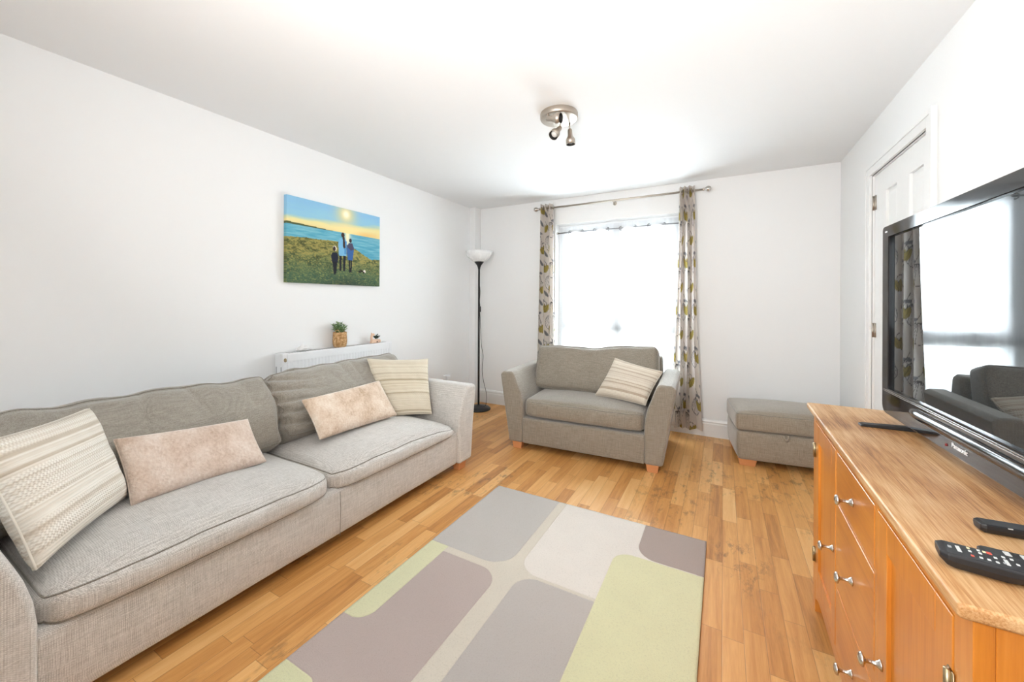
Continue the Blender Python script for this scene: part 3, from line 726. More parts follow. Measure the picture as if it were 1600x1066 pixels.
# ================================================================== SIDEBOARD
cb = root('sideboard', 'honey oak sideboard with two doors and three drawers under the television', 'sideboard', (0.288, 0.771, 0), math.radians(-0.96))
def KP(name, d, mat, **k): return mk(name, d, mat, parent=k.pop('par', cb), **k)
CL, CD, CH = 1.255, 0.520, 0.830
bm = box(0, CD, 0, CL, CH-0.022, CH)
KP('top', bm, M_TOP, bevel=0.006, smooth=True, label='paler worn oak top board')
FX = 0.022; y0, y1 = 0.020, CL-0.020
bm = bmesh.new()    # carcass behind the fronts
B(bm, FX+0.022, CD-0.004, y0+0.020, y1-0.020, 0.10, CH-0.022)
KP('carcass', bm, M_CAB, smooth=False)
zt = CH-0.022
for (a, b) in ((y0, 0.073), (0.426, 0.449), (0.824, 0.842), (1.192, y1)):
    KP('upright', box(FX, FX+0.022, a, b, 0.129 if a not in (y0, 1.192) else 0.0, zt), M_CAB, smooth=False, bevel=0.0015)
for (a, b, c, d) in ((0.073, 1.192, 0.770, zt), (0.449, 0.824, 0.606, 0.612), (0.449, 0.824, 0.330, 0.372)):
    KP('rail', box(FX+0.0005, FX+0.0215, a, b, c, d), M_CABH, smooth=False, bevel=0.001)
ap = [(0.073, 0.128), (1.192, 0.128), (1.192, 0.05), (1.165, 0.065), (1.13, 0.078), (1.06, 0.082), (0.2, 0.082), (0.13, 0.078), (0.10, 0.065), (0.073, 0.05)]
KP('plinth_rail', prism(ap, 'x', FX+0.0005, FX+0.0215), M_CABH, smooth=False, bevel=0.0015)
def pdoor(ya, yb_, za, zb_, name, st=0.058):
    ya += 0.0018; yb_ -= 0.0018; za += 0.0018; zb_ -= 0.0018
    bm = bmesh.new(); B(bm, FX-0.001, FX+0.020, ya, ya+st, za, zb_); B(bm, FX-0.001, FX+0.020, yb_-st, yb_, za, zb_)
    B(bm, FX-0.001, FX+0.020, ya+st, yb_-st, za, za+st+0.01); B(bm, FX-0.001, FX+0.020, ya+st, yb_-st, zb_-st-0.010, zb_)
    o = KP('door', bm, M_CAB, smooth=False, bevel=0.0018)
    KP('door_panel', box(FX+0.007, FX+0.014, ya+st-0.002, yb_-st+0.002, za+st, zb_-st-0.002), M_CAB, smooth=False, par=o)
    return o
d1 = pdoor(0.074, 0.425, 0.130, 0.769, 'near'); d2 = pdoor(0.843, 1.191, 0.130, 0.769, 'far')
def knob(y, z, par):
    pr = [(0.0, 0.0), (0.0115, 0.0), (0.0115, 0.002), (0.0085, 0.005), (0.0050, 0.010), (0.0040, 0.018), (0.0046, 0.026), (0.0090, 0.030), (0.0145, 0.032), (0.0150, 0.034), (0.0125, 0.038), (0.0060, 0.0405), (0.0, 0.041)]
    KP('knob', lathe(pr, (FX-0.0015, y, z), (-1, 0, 0), 24), M_NICKEL, par=par, label='small nickel knob')
for (za, zb_, yk, zk) in ((0.612, 0.769, 0.6365, 0.688), (0.372, 0.606, 0.6365, 0.468), (0.130, 0.330, 0.6365, 0.208)):
    bm = box(FX-0.001, FX+0.020, 0.4505, 0.8225, za+0.0018, zb_-0.0018); o = KP('drawer', bm, M_CABH, smooth=False, bevel=0.0025); knob(yk, zk, o)
knob(0.425-0.030, 0.43, d1); knob(0.843+0.030, 0.43, d2)
for (y, dd) in ((0.078, d1), (1.187, d2)):
    for z in (0.655, 0.235):
        bm = tube([(FX-0.005, y, z-0.028), (FX-0.005, y, z+0.028)], 0.0052, 12); B(bm, FX-0.0025, FX-0.0008, y-0.010, y+0.010, z-0.028, z+0.028)
        tube([(FX-0.005, y, z-0.002), (FX-0.005, y, z+0.002)], 0.0057, 12, bm)
        KP('hinge', bm, M_BRASS, par=dd, label='aged brass hinge')
# panelled near end, matching far end and back legs
for (s0, s1) in ((y0, y0+0.020), (y1-0.020, y1)):
    out = s0 if s0 == y0 else s1
    bm = bmesh.new(); B(bm, FX+0.022, FX+0.060, s0, s1, 0.0, zt); B(bm, CD-0.060, CD-0.004, s0, s1, 0.0, zt)
    B(bm, FX+0.060, CD-0.060, s0, s1, zt-0.045, zt); B(bm, FX+0.060, CD-0.060, s0, s1, 0.09, 0.16)
    o = KP('side_frame', bm, M_CAB, smooth=False, bevel=0.0015)
    KP('side_panel', box(FX+0.058, CD-0.058, (s0+s1)/2-0.003, (s0+s1)/2+0.004, 0.155, zt-0.04), M_CABH, smooth=False, par=o)

# ================================================================== TELEVISION
t = NT('glossy_black_plastic'); t.P('Base Color', (0.012, 0.011, 0.012, 1)); t.P('Roughness', 0.06); t.P('Specular IOR Level', 0.45)
t.P('Roughness', t.mr(t.noise(t.coord('Object'), 8, 2), 0.3, 0.7, 0.04, 0.09)); M_TVB = t.m
t = NT('plasma_glass'); t.P('Base Color', (0.022, 0.027, 0.030, 1)); t.P('Specular IOR Level', 0.8); t.P('IOR', 1.72)
t.P('Roughness', t.mr(t.noise(t.coord('Object'), 5, 2), 0.3, 0.7, 0.006, 0.014)); M_SCR = t.m
M_TVK = plain('matt_black_plastic', (0.015, 0.015, 0.016, 1), 0.45)
M_LOGO = plain('silver_print', (0.85, 0.85, 0.86, 1), 0.35)
tv = root('television', 'large flat-screen television in glossy black standing on the oak sideboard', 'television', (0.565, 1.35, 0.830), math.radians(1.6))
def TP(name, d, mat, **k): return mk(name, d, mat, parent=k.pop('par', tv), **k)
def rr(y0, y1, z0, z1, r, n=6, rb=None):
    rb = rb or r; pts = []
    for (cy, cz, a0, q) in ((y1-r, z1-r, 0, r), (y0+r, z1-r, PI/2, r), (y0+rb, z0+rb, PI, rb), (y1-rb, z0+rb, 3*PI/2, rb)):
        for k in range(n+1): a = a0+PI/2*k/n; pts.append((cy+q*math.cos(a), cz+q*math.sin(a)))
    return pts
FXT = -0.048; SY, SZ0, SZ1 = 0.464, 0.121, 0.649
outer = rr(-0.515, 0.515, 0.030, 0.690, 0.014, 6, 0.030)
inner = rr(-SY, SY, SZ0, SZ1, 0.002, 6)
bm = bmesh.new(); n_ = len(outer)
rings = []
for pts, x in ((outer, FXT+0.030), (outer, FXT+0.004), ([(p[0]*0.996, 0.36+(p[1]-0.36)*0.994) for p in outer], FXT), ([(p[0]*1.004, 0.385+(p[1]-0.385)*1.006) for p in inner], FXT), (inner, FXT+0.0025), (inner, FXT+0.014)):
    rings.append([bm.verts.new((x, p[0], p[1])) for p in pts])
for a, b in zip(rings[:-1], rings[1:]):
    for k in range(n_): bm.faces.new((a[k], a[(k+1) % n_], b[(k+1) % n_], b[k]))
bmesh.ops.recalc_face_normals(bm, faces=bm.faces)
bez = TP('bezel', bm, M_TVB, smooth=False)
TP('screen', box(FXT+0.009, FXT+0.013, -SY-0.004, SY+0.004, SZ0-0.004, SZ1+0.004), M_SCR, smooth=False)
bm = prism(rr(-0.50, 0.50, 0.045, 0.68, 0.03), 'x', FXT+0.026, FXT+0.06); prism(rr(-0.40, 0.40, 0.08, 0.62, 0.04), 'x', FXT+0.055, FXT+0.095, bm)
TP('rear_housing', bm, M_TVK, smooth=False)
# moulded lower lip, bright glossy crest and the thin trim lines over it
def lip(zc, hgt, dep, ya, yb_, n=40, m=10):
    verts = []; faces = []
    for i in range(n+1):
        f = i/n; y = ya+(yb_-ya)*f; e = min(1.0, min(f, 1-f)/0.09); e = math.sqrt(max(0, 1-(1-e)**2))
        for j in range(m+1):
            a = PI*j/m; verts.append((FXT+0.0004-dep*e*math.sin(a), y, zc-hgt*e*math.cos(a)))
    for i in range(n):
        for j in range(m): q = i*(m+1)+j; faces.append((q, q+1, q+m+2, q+m+1))
    return verts, faces
TP('speaker_lip', lip(0.084, 0.016, 0.011, -0.36, 0.30), M_TVB, par=bez)
bm = bmesh.new(); B(bm, FXT-0.0015, FXT+0.001, -0.50, 0.50, 0.1085, 0.1100); B(bm, FXT-0.0015, FXT+0.001, -0.50, 0.50, 0.1135, 0.1150)
TP('trim_line', bm, M_NICKEL, par=bez, smooth=False)
# end of the tray: raised leading edge along the bottom
TP('bottom_edge', tube([(FXT+0.002, -0.49, 0.0315), (FXT+0.002, 0.482, 0.0315)], 0.0018, 8), M_NICKEL, par=bez)
M_IR = plain('dark_red_lens', (0.25, 0.01, 0.01, 1), 0.1)
TP('sensor', lathe([(0, 0), (0.0035, 0), (0.0035, 0.002), (0, 0.003)], (FXT, 0.088, 0.047), (-1, 0, 0), 14), M_IR, par=bez, label='small red sensor lens')
def text(name, s, size, M4, mat, par, ext=0.0004):
    cu = bpy.data.curves.new(name, 'FONT'); cu.body = s; cu.size = size; cu.extrude = ext; cu.align_x = 'LEFT'; cu.offset = size*0.012
    to = bpy.data.objects.new(name, cu); COL.objects.link(to); bpy.context.view_layer.update()
    me = bpy.data.meshes.new_from_object(to.evaluated_get(bpy.context.evaluated_depsgraph_get())); bpy.data.objects.remove(to)
    me.transform(M4); me.materials.clear(); me.materials.append(mat)
    o = bpy.data.objects.new(name, me); COL.objects.link(o); o.parent = par; return o
def tvtext(y, z): return Matrix(((0, 0, -1, FXT-0.0008), (-1, 0, 0, y), (0, 1, 0, z), (0, 0, 0, 1)))
lg = text('brand_lettering', 'Panasonic', 0.0175, tvtext(0.062, 0.050), M_LOGO, bez); 
text('small_lettering', 'VIERA', 0.0075, tvtext(0.490, 0.666), M_LOGO, bez)
# stand: slim glossy feet set across the sideboard and a neck
bm = bmesh.new()
for yy, xf_ in ((0.385, -0.145), (-0.37, -0.045)):
    bm = prism([(xf_, 0.0), (xf_, 0.006), (xf_+0.01, 0.009), (0.0, 0.014), (0.10, 0.010), (0.10, 0.0)], 'y', yy-0.014, yy+0.014)
    sf_ = TP('stand_foot', bm, M_TVK, smooth=False, bevel=0.002)
    TP('stand_neck', box(-0.018, 0.020, yy-0.012, yy+0.012, 0.010, 0.10), M_TVK, smooth=False, par=sf_)

# ================================================================== REMOTES
M_REM = plain('remote_black', (0.016, 0.016, 0.018, 1), 0.38)
M_KEYW = plain('pale_keys', (0.62, 0.63, 0.62, 1), 0.5); M_KEYR = plain('red_key', (0.62, 0.10, 0.07, 1), 0.5)
M_KEYB = plain('blue_key', (0.15, 0.55, 0.65, 1), 0.5); M_KEYY = plain('yellow_key', (0.75, 0.7, 0.45, 1), 0.5); M_KEYG = plain('grey_keys', (0.33, 0.34, 0.35, 1), 0.5)
def remote(name, label, loc, ang, Ln, Wd, Ht, thick_end=True):
    r = root(name, label, 'remote control', loc, ang, None)
    # side profile thicker by the hand-hold near the start
    n = 24; verts = []; faces = []
    sec = 12
    for i in range(n+1):
        f = i/n; x = f*Ln
        e = min(1, min(f, 1-f)/0.06); e = math.sqrt(max(0.02, 1-(1-e)**2))
        zb = 0.004+0.006*(1-e)
        if thick_end: zb = (0.0005 if 0.06 < f < 0.34 else 0.007*min(1, (f-0.34)/0.1) if f >= 0.34 else 0.010*(1-f/0.06)) if f > 0.0 else 0.012
        else: zb = 0.0005+0.004*(1-e)
        top = Ht-0.002*(1-e)
        w = Wd/2*(0.72+0.28*e) if i in (0, n) else Wd/2*(0.80+0.20*e)
        for (a, b) in ((-1, 0.55), (-0.97, 0.88), (-0.88, 1.0), (0.88, 1.0), (0.97, 0.88), (1, 0.55), (0.82, 0.12), (0.55, 0.0), (-0.55, 0.0), (-0.82, 0.12)):
            verts.append((x, a*w, zb+(top-zb)*b))
    k = 10
    for i in range(n):
        for j in range(k): faces.append((i*k+j, i*k+(j+1) % k, (i+1)*k+(j+1) % k, (i+1)*k+j))
    faces.append(tuple(range(k))[::-1]); faces.append(tuple(n*k+j for j in range(k)))
    body = mk('body', (verts, faces), M_REM, parent=r, smooth=False)
    bmf = body.modifiers.new('b', 'BEVEL'); bmf.width = 0.0012; bmf.segments = 2
    return r
r1 = remote('remote_control', 'large black button-covered remote lying nearest the front edge of the sideboard', (0.307, 0.886, 0.830), math.radians(-9.5), 0.205, 0.048, 0.0255)
def key(r, x, y, sx, sy, z, mat, name='button', rot=0):
    bm = box(-sx/2, sx/2, -sy/2, sy/2, 0, 0.0015); bm.transform(Matrix.Translation((x, y, z-0.0004)) @ Matrix.Rotation(rot, 4, 'Z'))
    mk(name, bm, mat, parent=r, smooth=False, bevel=0.0004)
Z1 = 0.0255
key(r1, 0.014, 0.002, 0.004, 0.006, Z1, M_KEYG); key(r1, 0.0235, 0.0015, 0.0045, 0.018, Z1, M_KEYW, 'label_strip')
for x, y, c in ((0.036, 0.014, M_KEYY), (0.036, 0.004, M_KEYW), (0.036, -0.010, M_KEYR), (0.047, 0.015, M_KEYW), (0.047, 0.006, M_KEYW), (0.045, -0.009, M_KEYW), (0.053, 0.015, M_KEYY), (0.053, -0.009, M_KEYW),
                (0.061, -0.010, M_KEYW), (0.062, 0.004, M_KEYW), (0.069, -0.006, M_KEYG), (0.072, 0.014, M_KEYW), (0.080, 0.013, M_KEYW), (0.083, 0.000, M_KEYW), (0.090, -0.012, M_KEYW), (0.096, 0.012, M_KEYW), (0.100, -0.002, M_KEYY), (0.106, 0.010, M_KEYW)):
    key(r1, x, y, 0.0034, 0.0042, Z1, c)
key(r1, 0.058, 0.0150, 0.0055, 0.006, Z1, M_KEYR); key(r1, 0.072, -0.002, 0.004, 0.016, Z1, M_KEYW, 'label_strip'); key(r1, 0.104, 0.018, 0.006, 0.005, Z1, M_KEYB)
for i in range(5):
    for j in range(3): key(r1, 0.120+i*0.016, -0.013+j*0.013, 0.008, 0.006, Z1, M_KEYG)
r2 = remote('remote_control', 'plain slim black remote lying farthest back near the television foot', (0.412, 1.039, 0.830), math.radians(4.0), 0.150, 0.030, 0.018, False)
key(r2, 0.036, -0.0135, 0.0065, 0.0022, 0.0165, M_KEYW, 'indicator')
for i in range(4): key(r2, 0.075+i*0.016, 0, 0.006, 0.012, 0.018, M_KEYG)
M_REM3 = M_REM
r3 = remote('remote_control', 'narrow dark remote half hidden behind the large button-covered remote', (0.369, 0.924, 0.830), math.radians(-5.0), 0.125, 0.026, 0.0175, False)
for i in range(5): key(r3, 0.030+i*0.018, 0.0, 0.007, 0.012, 0.0175, M_KEYW)

# ================================================================== CANVAS PICTURE
def build_canvas():
    y0, y1, z0, z1 = 1.637, 2.484, 1.380, 2.003; xf = -2.718
    nu, nv = 240, 180
    u = np.linspace(0, 1, nu+1); v = np.linspace(0, 1, nv+1); Ug, Vg = np.meshgrid(u, v)
    rng = np.random.RandomState(5)
    def sn(fx, fy, seed, octv=4):
        r_ = np.random.RandomState(seed); out = np.zeros_like(Ug); amp = 1; tot = 0
        for o in range(octv):
            gx, gy = int(fx*2**o)+2, int(fy*2**o)+2; g = r_.rand(gy+1, gx+1)
            x = Ug*(gx-1); y = Vg*(gy-1); xi = x.astype(int); yi = y.astype(int); fx_ = x-xi; fy_ = y-yi
            fx_ = fx_*fx_*(3-2*fx_); fy_ = fy_*fy_*(3-2*fy_)
            out += amp*(g[yi, xi]*(1-fx_)*(1-fy_)+g[yi, xi+1]*fx_*(1-fy_)+g[yi+1, xi]*(1-fx_)*fy_+g[yi+1, xi+1]*fx_*fy_); tot += amp; amp *= 0.55
        return out/tot
    C_ = lambda *c: np.array(c)/255.0
    def lerp(a, b, t): t = np.clip(t, 0, 1)[..., None]; return a*(1-t)+b*t
    img = np.zeros(Ug.shape+(3,))+C_(142, 192, 226)
    cl = np.interp(u, [0, 0.285, 0.672, 1], [0.249, 0.222, 0.207, 0.157])[None, :]
    n1 = sn(6, 14, 1); n2 = sn(3, 22, 2)
    img = lerp(img, C_(150, 200, 220), (Vg-0.02)/0.2+(n1-0.5))
    img = lerp(img, C_(236, 222, 160), (Vg-cl+0.04)/0.07+(n2-0.5)*1.2)
    img = lerp(img, C_(240, 190, 110), np.clip((Vg-cl-0.06)/0.06, 0, 1)*np.clip(1.3*np.abs(1-np.abs(Ug-0.72)*3), 0, 1))
    img = lerp(img, C_(232, 204, 150), np.clip((Vg-0.27)*14, 0, 1)*0.6)
    d = np.hypot((Ug-0.583)*1.36, Vg-0.074)
    img = lerp(img, C_(244, 222, 150), np.exp(-(d/0.14)**2)*0.95); img = lerp(img, C_(255, 250, 222), np.exp(-(d/0.05)**2)*1.3)
    d = np.hypot((Ug-0.59)*1.0, (Vg-0.30)*1.6); img = lerp(img, C_(255, 226, 160), np.exp(-(d/0.13)**2))
    sea = Vg > 0.318
    s_ = lerp(np.zeros_like(img)+C_(84, 160, 186), C_(140, 196, 206), sn(8, 50, 7)*1.6-0.4)
    s_ = lerp(s_, C_(255, 240, 200), np.exp(-((Ug-0.60)/0.035)**2)*np.clip(1.2-(Vg-0.318)*3, 0, 1))
    img[sea] = s_[sea]
    hd = (Vg > np.interp(u, [0, .12, .24, .45], [0.298, 0.304, 0.309, 0.322])[None, :]) & (Vg < 0.325) & (Ug < 0.44); img[hd] = C_(84, 96, 62)
    sh = np.interp(u, [0, .117, .303, .479, .60, .705, .874, 1], [0.478, 0.458, 0.456, 0.443, 0.47, 0.523, 0.629, 0.62])[None, :]+(sn(30, 2, 9)-0.5)*0.02
    land = Vg > sh; g1 = sn(14, 26, 11, 5); g2 = sn(60, 90, 12, 2)
    lc = lerp(np.zeros_like(img)+C_(158, 148, 84), C_(74, 78, 46), (g1-0.36)*3.2+(g2-0.5)*3.0)
    lc = lerp(lc, C_(60, 92, 74)+0*img, np.clip((Vg-0.58)*3, 0, 1)*0.9+(g2-0.5)*1.2); lc = lerp(lc, C_(40, 52, 50), np.clip((Vg-0.86)*5, 0, 1)*np.clip(1-np.abs(Ug-0.6)*2.5, 0, 1))
    lc = lerp(lc, C_(190, 178, 96), np.clip((g2-0.60)*8, 0, 1)*0.5)
    img[land] = lc[land]
    def ell(cx, cy, rx, ry, c, rot=0): m = ((Ug-cx)/rx)**2+((Vg-cy)/ry)**2 < 1; img[m] = c
    def poly(ps, c):
        m = np.zeros(Ug.shape, bool); n = len(ps)
        for i in range(n):
            (xa, ya), (xb, yb_) = ps[i], ps[(i+1) % n]
            cnd = ((ya > Vg) != (yb_ > Vg)) & (Ug < (xb-xa)*(Vg-ya)/((yb_-ya)+1e-9)+xa); m ^= cnd
        img[m] = c
    dk = C_(34, 36, 44)
    poly([(0.508, 0.60), (0.535, 0.60), (0.530, 0.82), (0.510, 0.82)], dk); poly([(0.552, 0.60), (0.583, 0.60), (0.572, 0.82), (0.553, 0.82)], dk)
    poly([(0.515, 0.40), (0.575, 0.395), (0.592, 0.45), (0.588, 0.62), (0.505, 0.625), (0.497, 0.46)], C_(120, 178, 214)); poly([(0.556, 0.41), (0.592, 0.43), (0.588, 0.60), (0.566, 0.60)], C_(84, 144, 196))
    ell(0.548, 0.352, 0.019, 0.033, C_(70, 50, 44)); poly([(0.545, 0.37), (0.566, 0.37), (0.576, 0.51), (0.560, 0.53), (0.548, 0.50)], C_(64, 46, 42))
    poly([(0.612, 0.65), (0.632, 0.65), (0.634, 0.83), (0.620, 0.83)], dk); poly([(0.634, 0.65), (0.655, 0.65), (0.648, 0.83), (0.637, 0.83)], dk)
    poly([(0.615, 0.44), (0.655, 0.44), (0.676, 0.50), (0.668, 0.58), (0.660, 0.67), (0.604, 0.67), (0.596, 0.58), (0.594, 0.49)], C_(60, 100, 160)); poly([(0.615, 0.44), (0.655, 0.44), (0.676, 0.52), (0.640, 0.54), (0.598, 0.50)], C_(80, 78, 100))
    ell(0.634, 0.408, 0.015, 0.030, C_(60, 44, 46))
    ell(0.459, 0.540, 0.021, 0.034, C_(236, 226, 210)); ell(0.455, 0.545, 0.016, 0.030, C_(56, 46, 46))
    poly([(0.435, 0.59), (0.482, 0.59), (0.500, 0.64), (0.492, 0.72), (0.432, 0.72), (0.420, 0.64)], C_(38, 42, 56)); poly([(0.436, 0.71), (0.486, 0.71), (0.478, 0.85), (0.462, 0.88), (0.448, 0.86)], dk)
    for _ in range(12): ell(0.735+0.07*rng.rand(), 0.79+0.03*rng.rand(), 0.010, 0.008, C_(40, 34, 34))
    ell(0.803, 0.805, 0.015, 0.022, C_(232, 222, 214)); ell(0.795, 0.82, 0.012, 0.01, C_(60, 50, 44))
    lin = np.where(img <= 0.04045, img/12.92, ((img+0.055)/1.055)**2.4)
    r = root('canvas_picture', 'canvas photo print of people at a sunset sea view on the left wall', 'picture', (XL, (y0+y1)/2, z0))
    V_ = np.stack([np.full(Ug.shape, xf), y0+Ug*(y1-y0), z1-Vg*(z1-z0)], -1).reshape(-1, 3)
    idx = np.arange((nu+1)*(nv+1)).reshape(nv+1, nu+1); F_ = np.stack([idx[:-1, :-1], idx[1:, :-1], idx[1:, 1:], idx[:-1, 1:]], -1).reshape(-1, 4)
    verts = [tuple(p) for p in V_]; faces = [tuple(int(a) for a in q) for q in F_]
    bi = list(idx[0, :])+list(idx[1:, -1])+list(idx[-1, -2::-1])+list(idx[-2:0:-1, 0]); b0 = len(verts); colr = list(map(tuple, lin.reshape(-1, 3)))
    for i in bi: verts.append((XL+0.001, verts[int(i)][1], verts[int(i)][2])); colr.append(tuple(colr[int(i)]))
    for k in range(len(bi)): faces.append((int(bi[k]), int(bi[(k+1) % len(bi)]), b0+(k+1) % len(bi), b0+k))
    me = bpy.data.meshes.new('print'); me.from_pydata(verts, [], faces); me.update()
    ca = me.color_attributes.new('ink', 'FLOAT_COLOR', 'POINT'); ca.data.foreach_set('color', np.hstack([np.array(colr), np.ones((len(colr), 1))]).astype(np.float32).ravel())
    me.transform(rootmat(r).inverted())
    t = NT('canvas_print'); at = t.n('ShaderNodeAttribute', attribute_name='ink'); t.P('Base Color', at.outputs['Color']); t.P('Roughness', 0.7); t.P('Specular IOR Level', 0.2)
    wv = t.noise(t.coord('Object'), 500, 1); t.bump(wv, 0.15, 0.001); me.materials.append(t.m)
    o = bpy.data.objects.new('printed_canvas', me); COL.objects.link(o); o.parent = r
    bm = bmesh.new(); B(bm, XL+0.002, xf-0.003, y0+0.004, y0+0.04, z0+0.004, z1-0.004); B(bm, XL+0.002, xf-0.003, y1-0.04, y1-0.004, z0+0.004, z1-0.004); B(bm, XL+0.002, xf-0.003, y0+0.04, y1-0.04, z0+0.004, z0+0.04); B(bm, XL+0.002, xf-0.003, y0+0.04, y1-0.04, z1-0.04, z1-0.004)
    mk('stretcher_frame', bm, M_LEG, parent=r, world=r, smooth=False)
build_canvas()

# ================================================================== RADIATOR AND WHAT STANDS ON IT
rd = root('radiator', 'white panel radiator on the left wall behind the sofa under the canvas', 'radiator', (XL+0.05, 2.07, 0.16))
def RP(name, d, mat, **k): return mk(name, d, mat, parent=k.pop('par', rd), world=rd, **k)
ry0, ry1, rz0, rz1, rxf, rxb = 1.571, 2.567, 0.26, 0.880, -2.645, -2.735
# front panel with vertical flutes starting under a flat top band
verts = []; faces = []; nY = 34*6; zs_ = [rz0, rz0+0.035, rz0+0.045, rz1-0.062, rz1-0.052, rz1-0.006, rz1]
for i in range(nY+1):
    y = ry0+0.035+(ry1-ry0-0.07)*i/nY; ph = (i % 6)/6
    fl = 0.5-0.5*math.cos(2*PI*ph)
    for z in zs_:
        flute = (rz0+0.04 < z < rz1-0.056)
        x = rxf - (0.003*fl if flute else 0) - (0.004 if z == rz1 else 0); verts.append((x, y, z))
m_ = len(zs_)
for i in range(nY):
    for j in range(m_-1): q = i*m_+j; faces.append((q, q+m_, q+m_+1, q+1))
RP('front_panel', (verts, faces), M_RAD, smooth=False, solid=0.0015)
for (a, b) in ((ry0, ry0+0.036), (ry1-0.036, ry1)): RP('end_panel', box(rxb, rxf+0.001, a, b, rz0, rz1-0.004), M_RAD, smooth=True, bevel=0.006)
bm = box(rxb, rxf-0.002, ry0+0.002, ry1-0.002, rz1-0.006, rz1-0.001)
RP('top_cover', bm, M_RAD, smooth=False)
bm = bmesh.new()
for i in range(46):
    y = ry0+0.06+i*(ry1-ry0-0.12)/45
    B(bm, rxb+0.020, rxf-0.02, y, y+0.010, rz1-0.0012, rz1-0.0006)
RP('grille_slot', bm, plain('grille_shadow_grey', (0.30, 0.30, 0.30, 1), 0.6), smooth=False)
RP('back_panel', box(rxb, rxb+0.01, ry0+0.03, ry1-0.03, rz0, rz1-0.006), M_RAD, smooth=False)
RP('end_plug', lathe([(0, 0.001), (0.007, 0.001), (0.009, 0.004), (0.013, 0.004), (0.013, 0.0), (0.0135, -0.001)], (-2.592-0.02, ry0, 0.842), (0, -1, 0), 20), M_BRASS, label='round brass end plug')
for x_ in (-2.665, -2.72): RP('vent_slot', box(x_, x_+0.005, ry0-0.0006, ry0+0.002, 0.74, 0.79), M_DARKIN, smooth=False)
bm = tube([(-2.69, ry1-0.03, rz0+0.02), (-2.69, ry1+0.03, rz0+0.02), (-2.69, ry1+0.03, 0.0)], 0.0075, 10); RP('pipe', bm, M_RAD)
bm = tube([(-2.69, ry0+0.03, rz0+0.02), (-2.69, ry0-0.03, rz0+0.02), (-2.69, ry0-0.03, 0.0)], 0.0075, 10); RP('pipe', bm, M_RAD)
# planter
t = NT('woven_seagrass'); v = t.coord('Object'); s = t.sep(v); w_ = t.math('SINE', t.math('MULTIPLY', s[2], 900)); ang = t.math('ARCTAN2', s[1], s[0]); w2_ = t.math('SINE', t.math('MULTIPLY', ang, 44))
nn = t.noise(v, 60, 3); t.P('Base Color', t.ramp(t.math('ADD', nn, t.math('MULTIPLY', t.math('MULTIPLY', w_, w2_), 0.04)), [(0.35, L((168, 122, 72))), (0.5, L((206, 162, 110))), (0.65, L((228, 192, 146)))])); t.P('Roughness', 0.8); t.bump(t.math('MULTIPLY', w_, w2_), 0.6, 0.002); M_BASK = t.m
M_LEAF = plain('glossy_leaf', L((92, 128, 70)), 0.45); M_LEAF2 = plain('young_leaf', L((160, 184, 122)), 0.5); M_SOIL = plain('dark_soil', (0.02, 0.015, 0.01, 1), 0.9)
pc = (-2.690, 2.055); bz = rz1
pl_ = root('potted_plant', 'small green leafy plant in a round woven basket on top of the radiator', 'plant', (pc[0], pc[1], bz))
bm = lathe([(0.0, 0.0), (0.040, 0.0), (0.048, 0.006), (0.052, 0.028), (0.0535, 0.048), (0.0540, 0.062), (0.0515, 0.067), (0.0525, 0.072), (0.0515, 0.092), (0.0505, 0.118), (0.0480, 0.120), (0.0470, 0.112), (0.0470, 0.100), (0.0, 0.100)], (0, 0, 0), (0, 0, 1), 40)
bk = mk('basket', bm, M_BASK, parent=pl_)
for a0 in (-PI*0.32, PI*0.68):
    c = Vector((0.051*math.cos(a0), 0.051*math.sin(a0), 0.112)); td = Vector((-math.sin(a0), math.cos(a0), 0))
    mk('handle', tube([c+td*0.020*math.cos(x)+Vector((0, 0, 0.030*math.sin(x)-0.004)) for x in np.linspace(0, PI, 14)], 0.003, 8), M_BASK, parent=bk)
mk('soil', lathe([(0, 0.1005), (0.046, 0.1005)], (0, 0, 0), (0, 0, 1), 24), M_SOIL, parent=pl_)
rng = random.Random(11)
def leafy(n, spread, height, ls, base_z, stembm, ctr=(0, 0), droop=0.0):
    lb = bmesh.new(); lb2 = bmesh.new()
    for s_ in range(n):
        a = rng.uniform(0, 2*PI); rr_ = rng.uniform(0.2, 1)*spread; hh_ = height*rng.uniform(0.45, 1.0)*(1-0.25*rr_/spread)
        p0 = Vector((ctr[0]+0.3*rr_*math.cos(a), ctr[1]+0.3*rr_*math.sin(a), base_z)); p2 = Vector((ctr[0]+rr_*math.cos(a), ctr[1]+rr_*math.sin(a), base_z+hh_)); p1 = (p0+p2)/2+Vector((0, 0, hh_*0.15))
        path = catmull([p0, p1, p2], 4); tube(path, 0.0010, 5, stembm)
        for k in range(2, len(path)):
            for q in range(3):
                p = path[k]; b_ = rng.uniform(0, 2*PI); up = rng.uniform(0.1, 0.9)
                d = Vector((math.cos(b_), math.sin(b_), up)).normalized(); w_ = d.cross(Vector((0, 0, 1))).normalized(); l = ls*rng.uniform(0.7, 1.2); wd = l*0.27; nrm = d.cross(w_)
                tgt = lb if rng.random() < 0.62 else lb2
                vv = [tgt.verts.new(p), tgt.verts.new(p+d*l*0.45+w_*wd+nrm*l*0.08), tgt.verts.new(p+d*l), tgt.verts.new(p+d*l*0.45-w_*wd+nrm*l*0.08), tgt.verts.new(p+d*l*0.5)]
                for tri in ((0, 1, 4), (1, 2, 4), (2, 3, 4), (3, 0, 4)): tgt.faces.new([vv[i] for i in tri])
    return lb, lb2
st = bmesh.new(); a, b = leafy(34, 0.066, 0.105, 0.017, 0.100, st)
mk('stems', st, M_LEAF, parent=pl_); mk('foliage', a, M_LEAF, parent=pl_, smooth=False, solid=0.0004); mk('foliage', b, M_LEAF2, parent=pl_, smooth=False, solid=0.0004, label='paler young leaves')
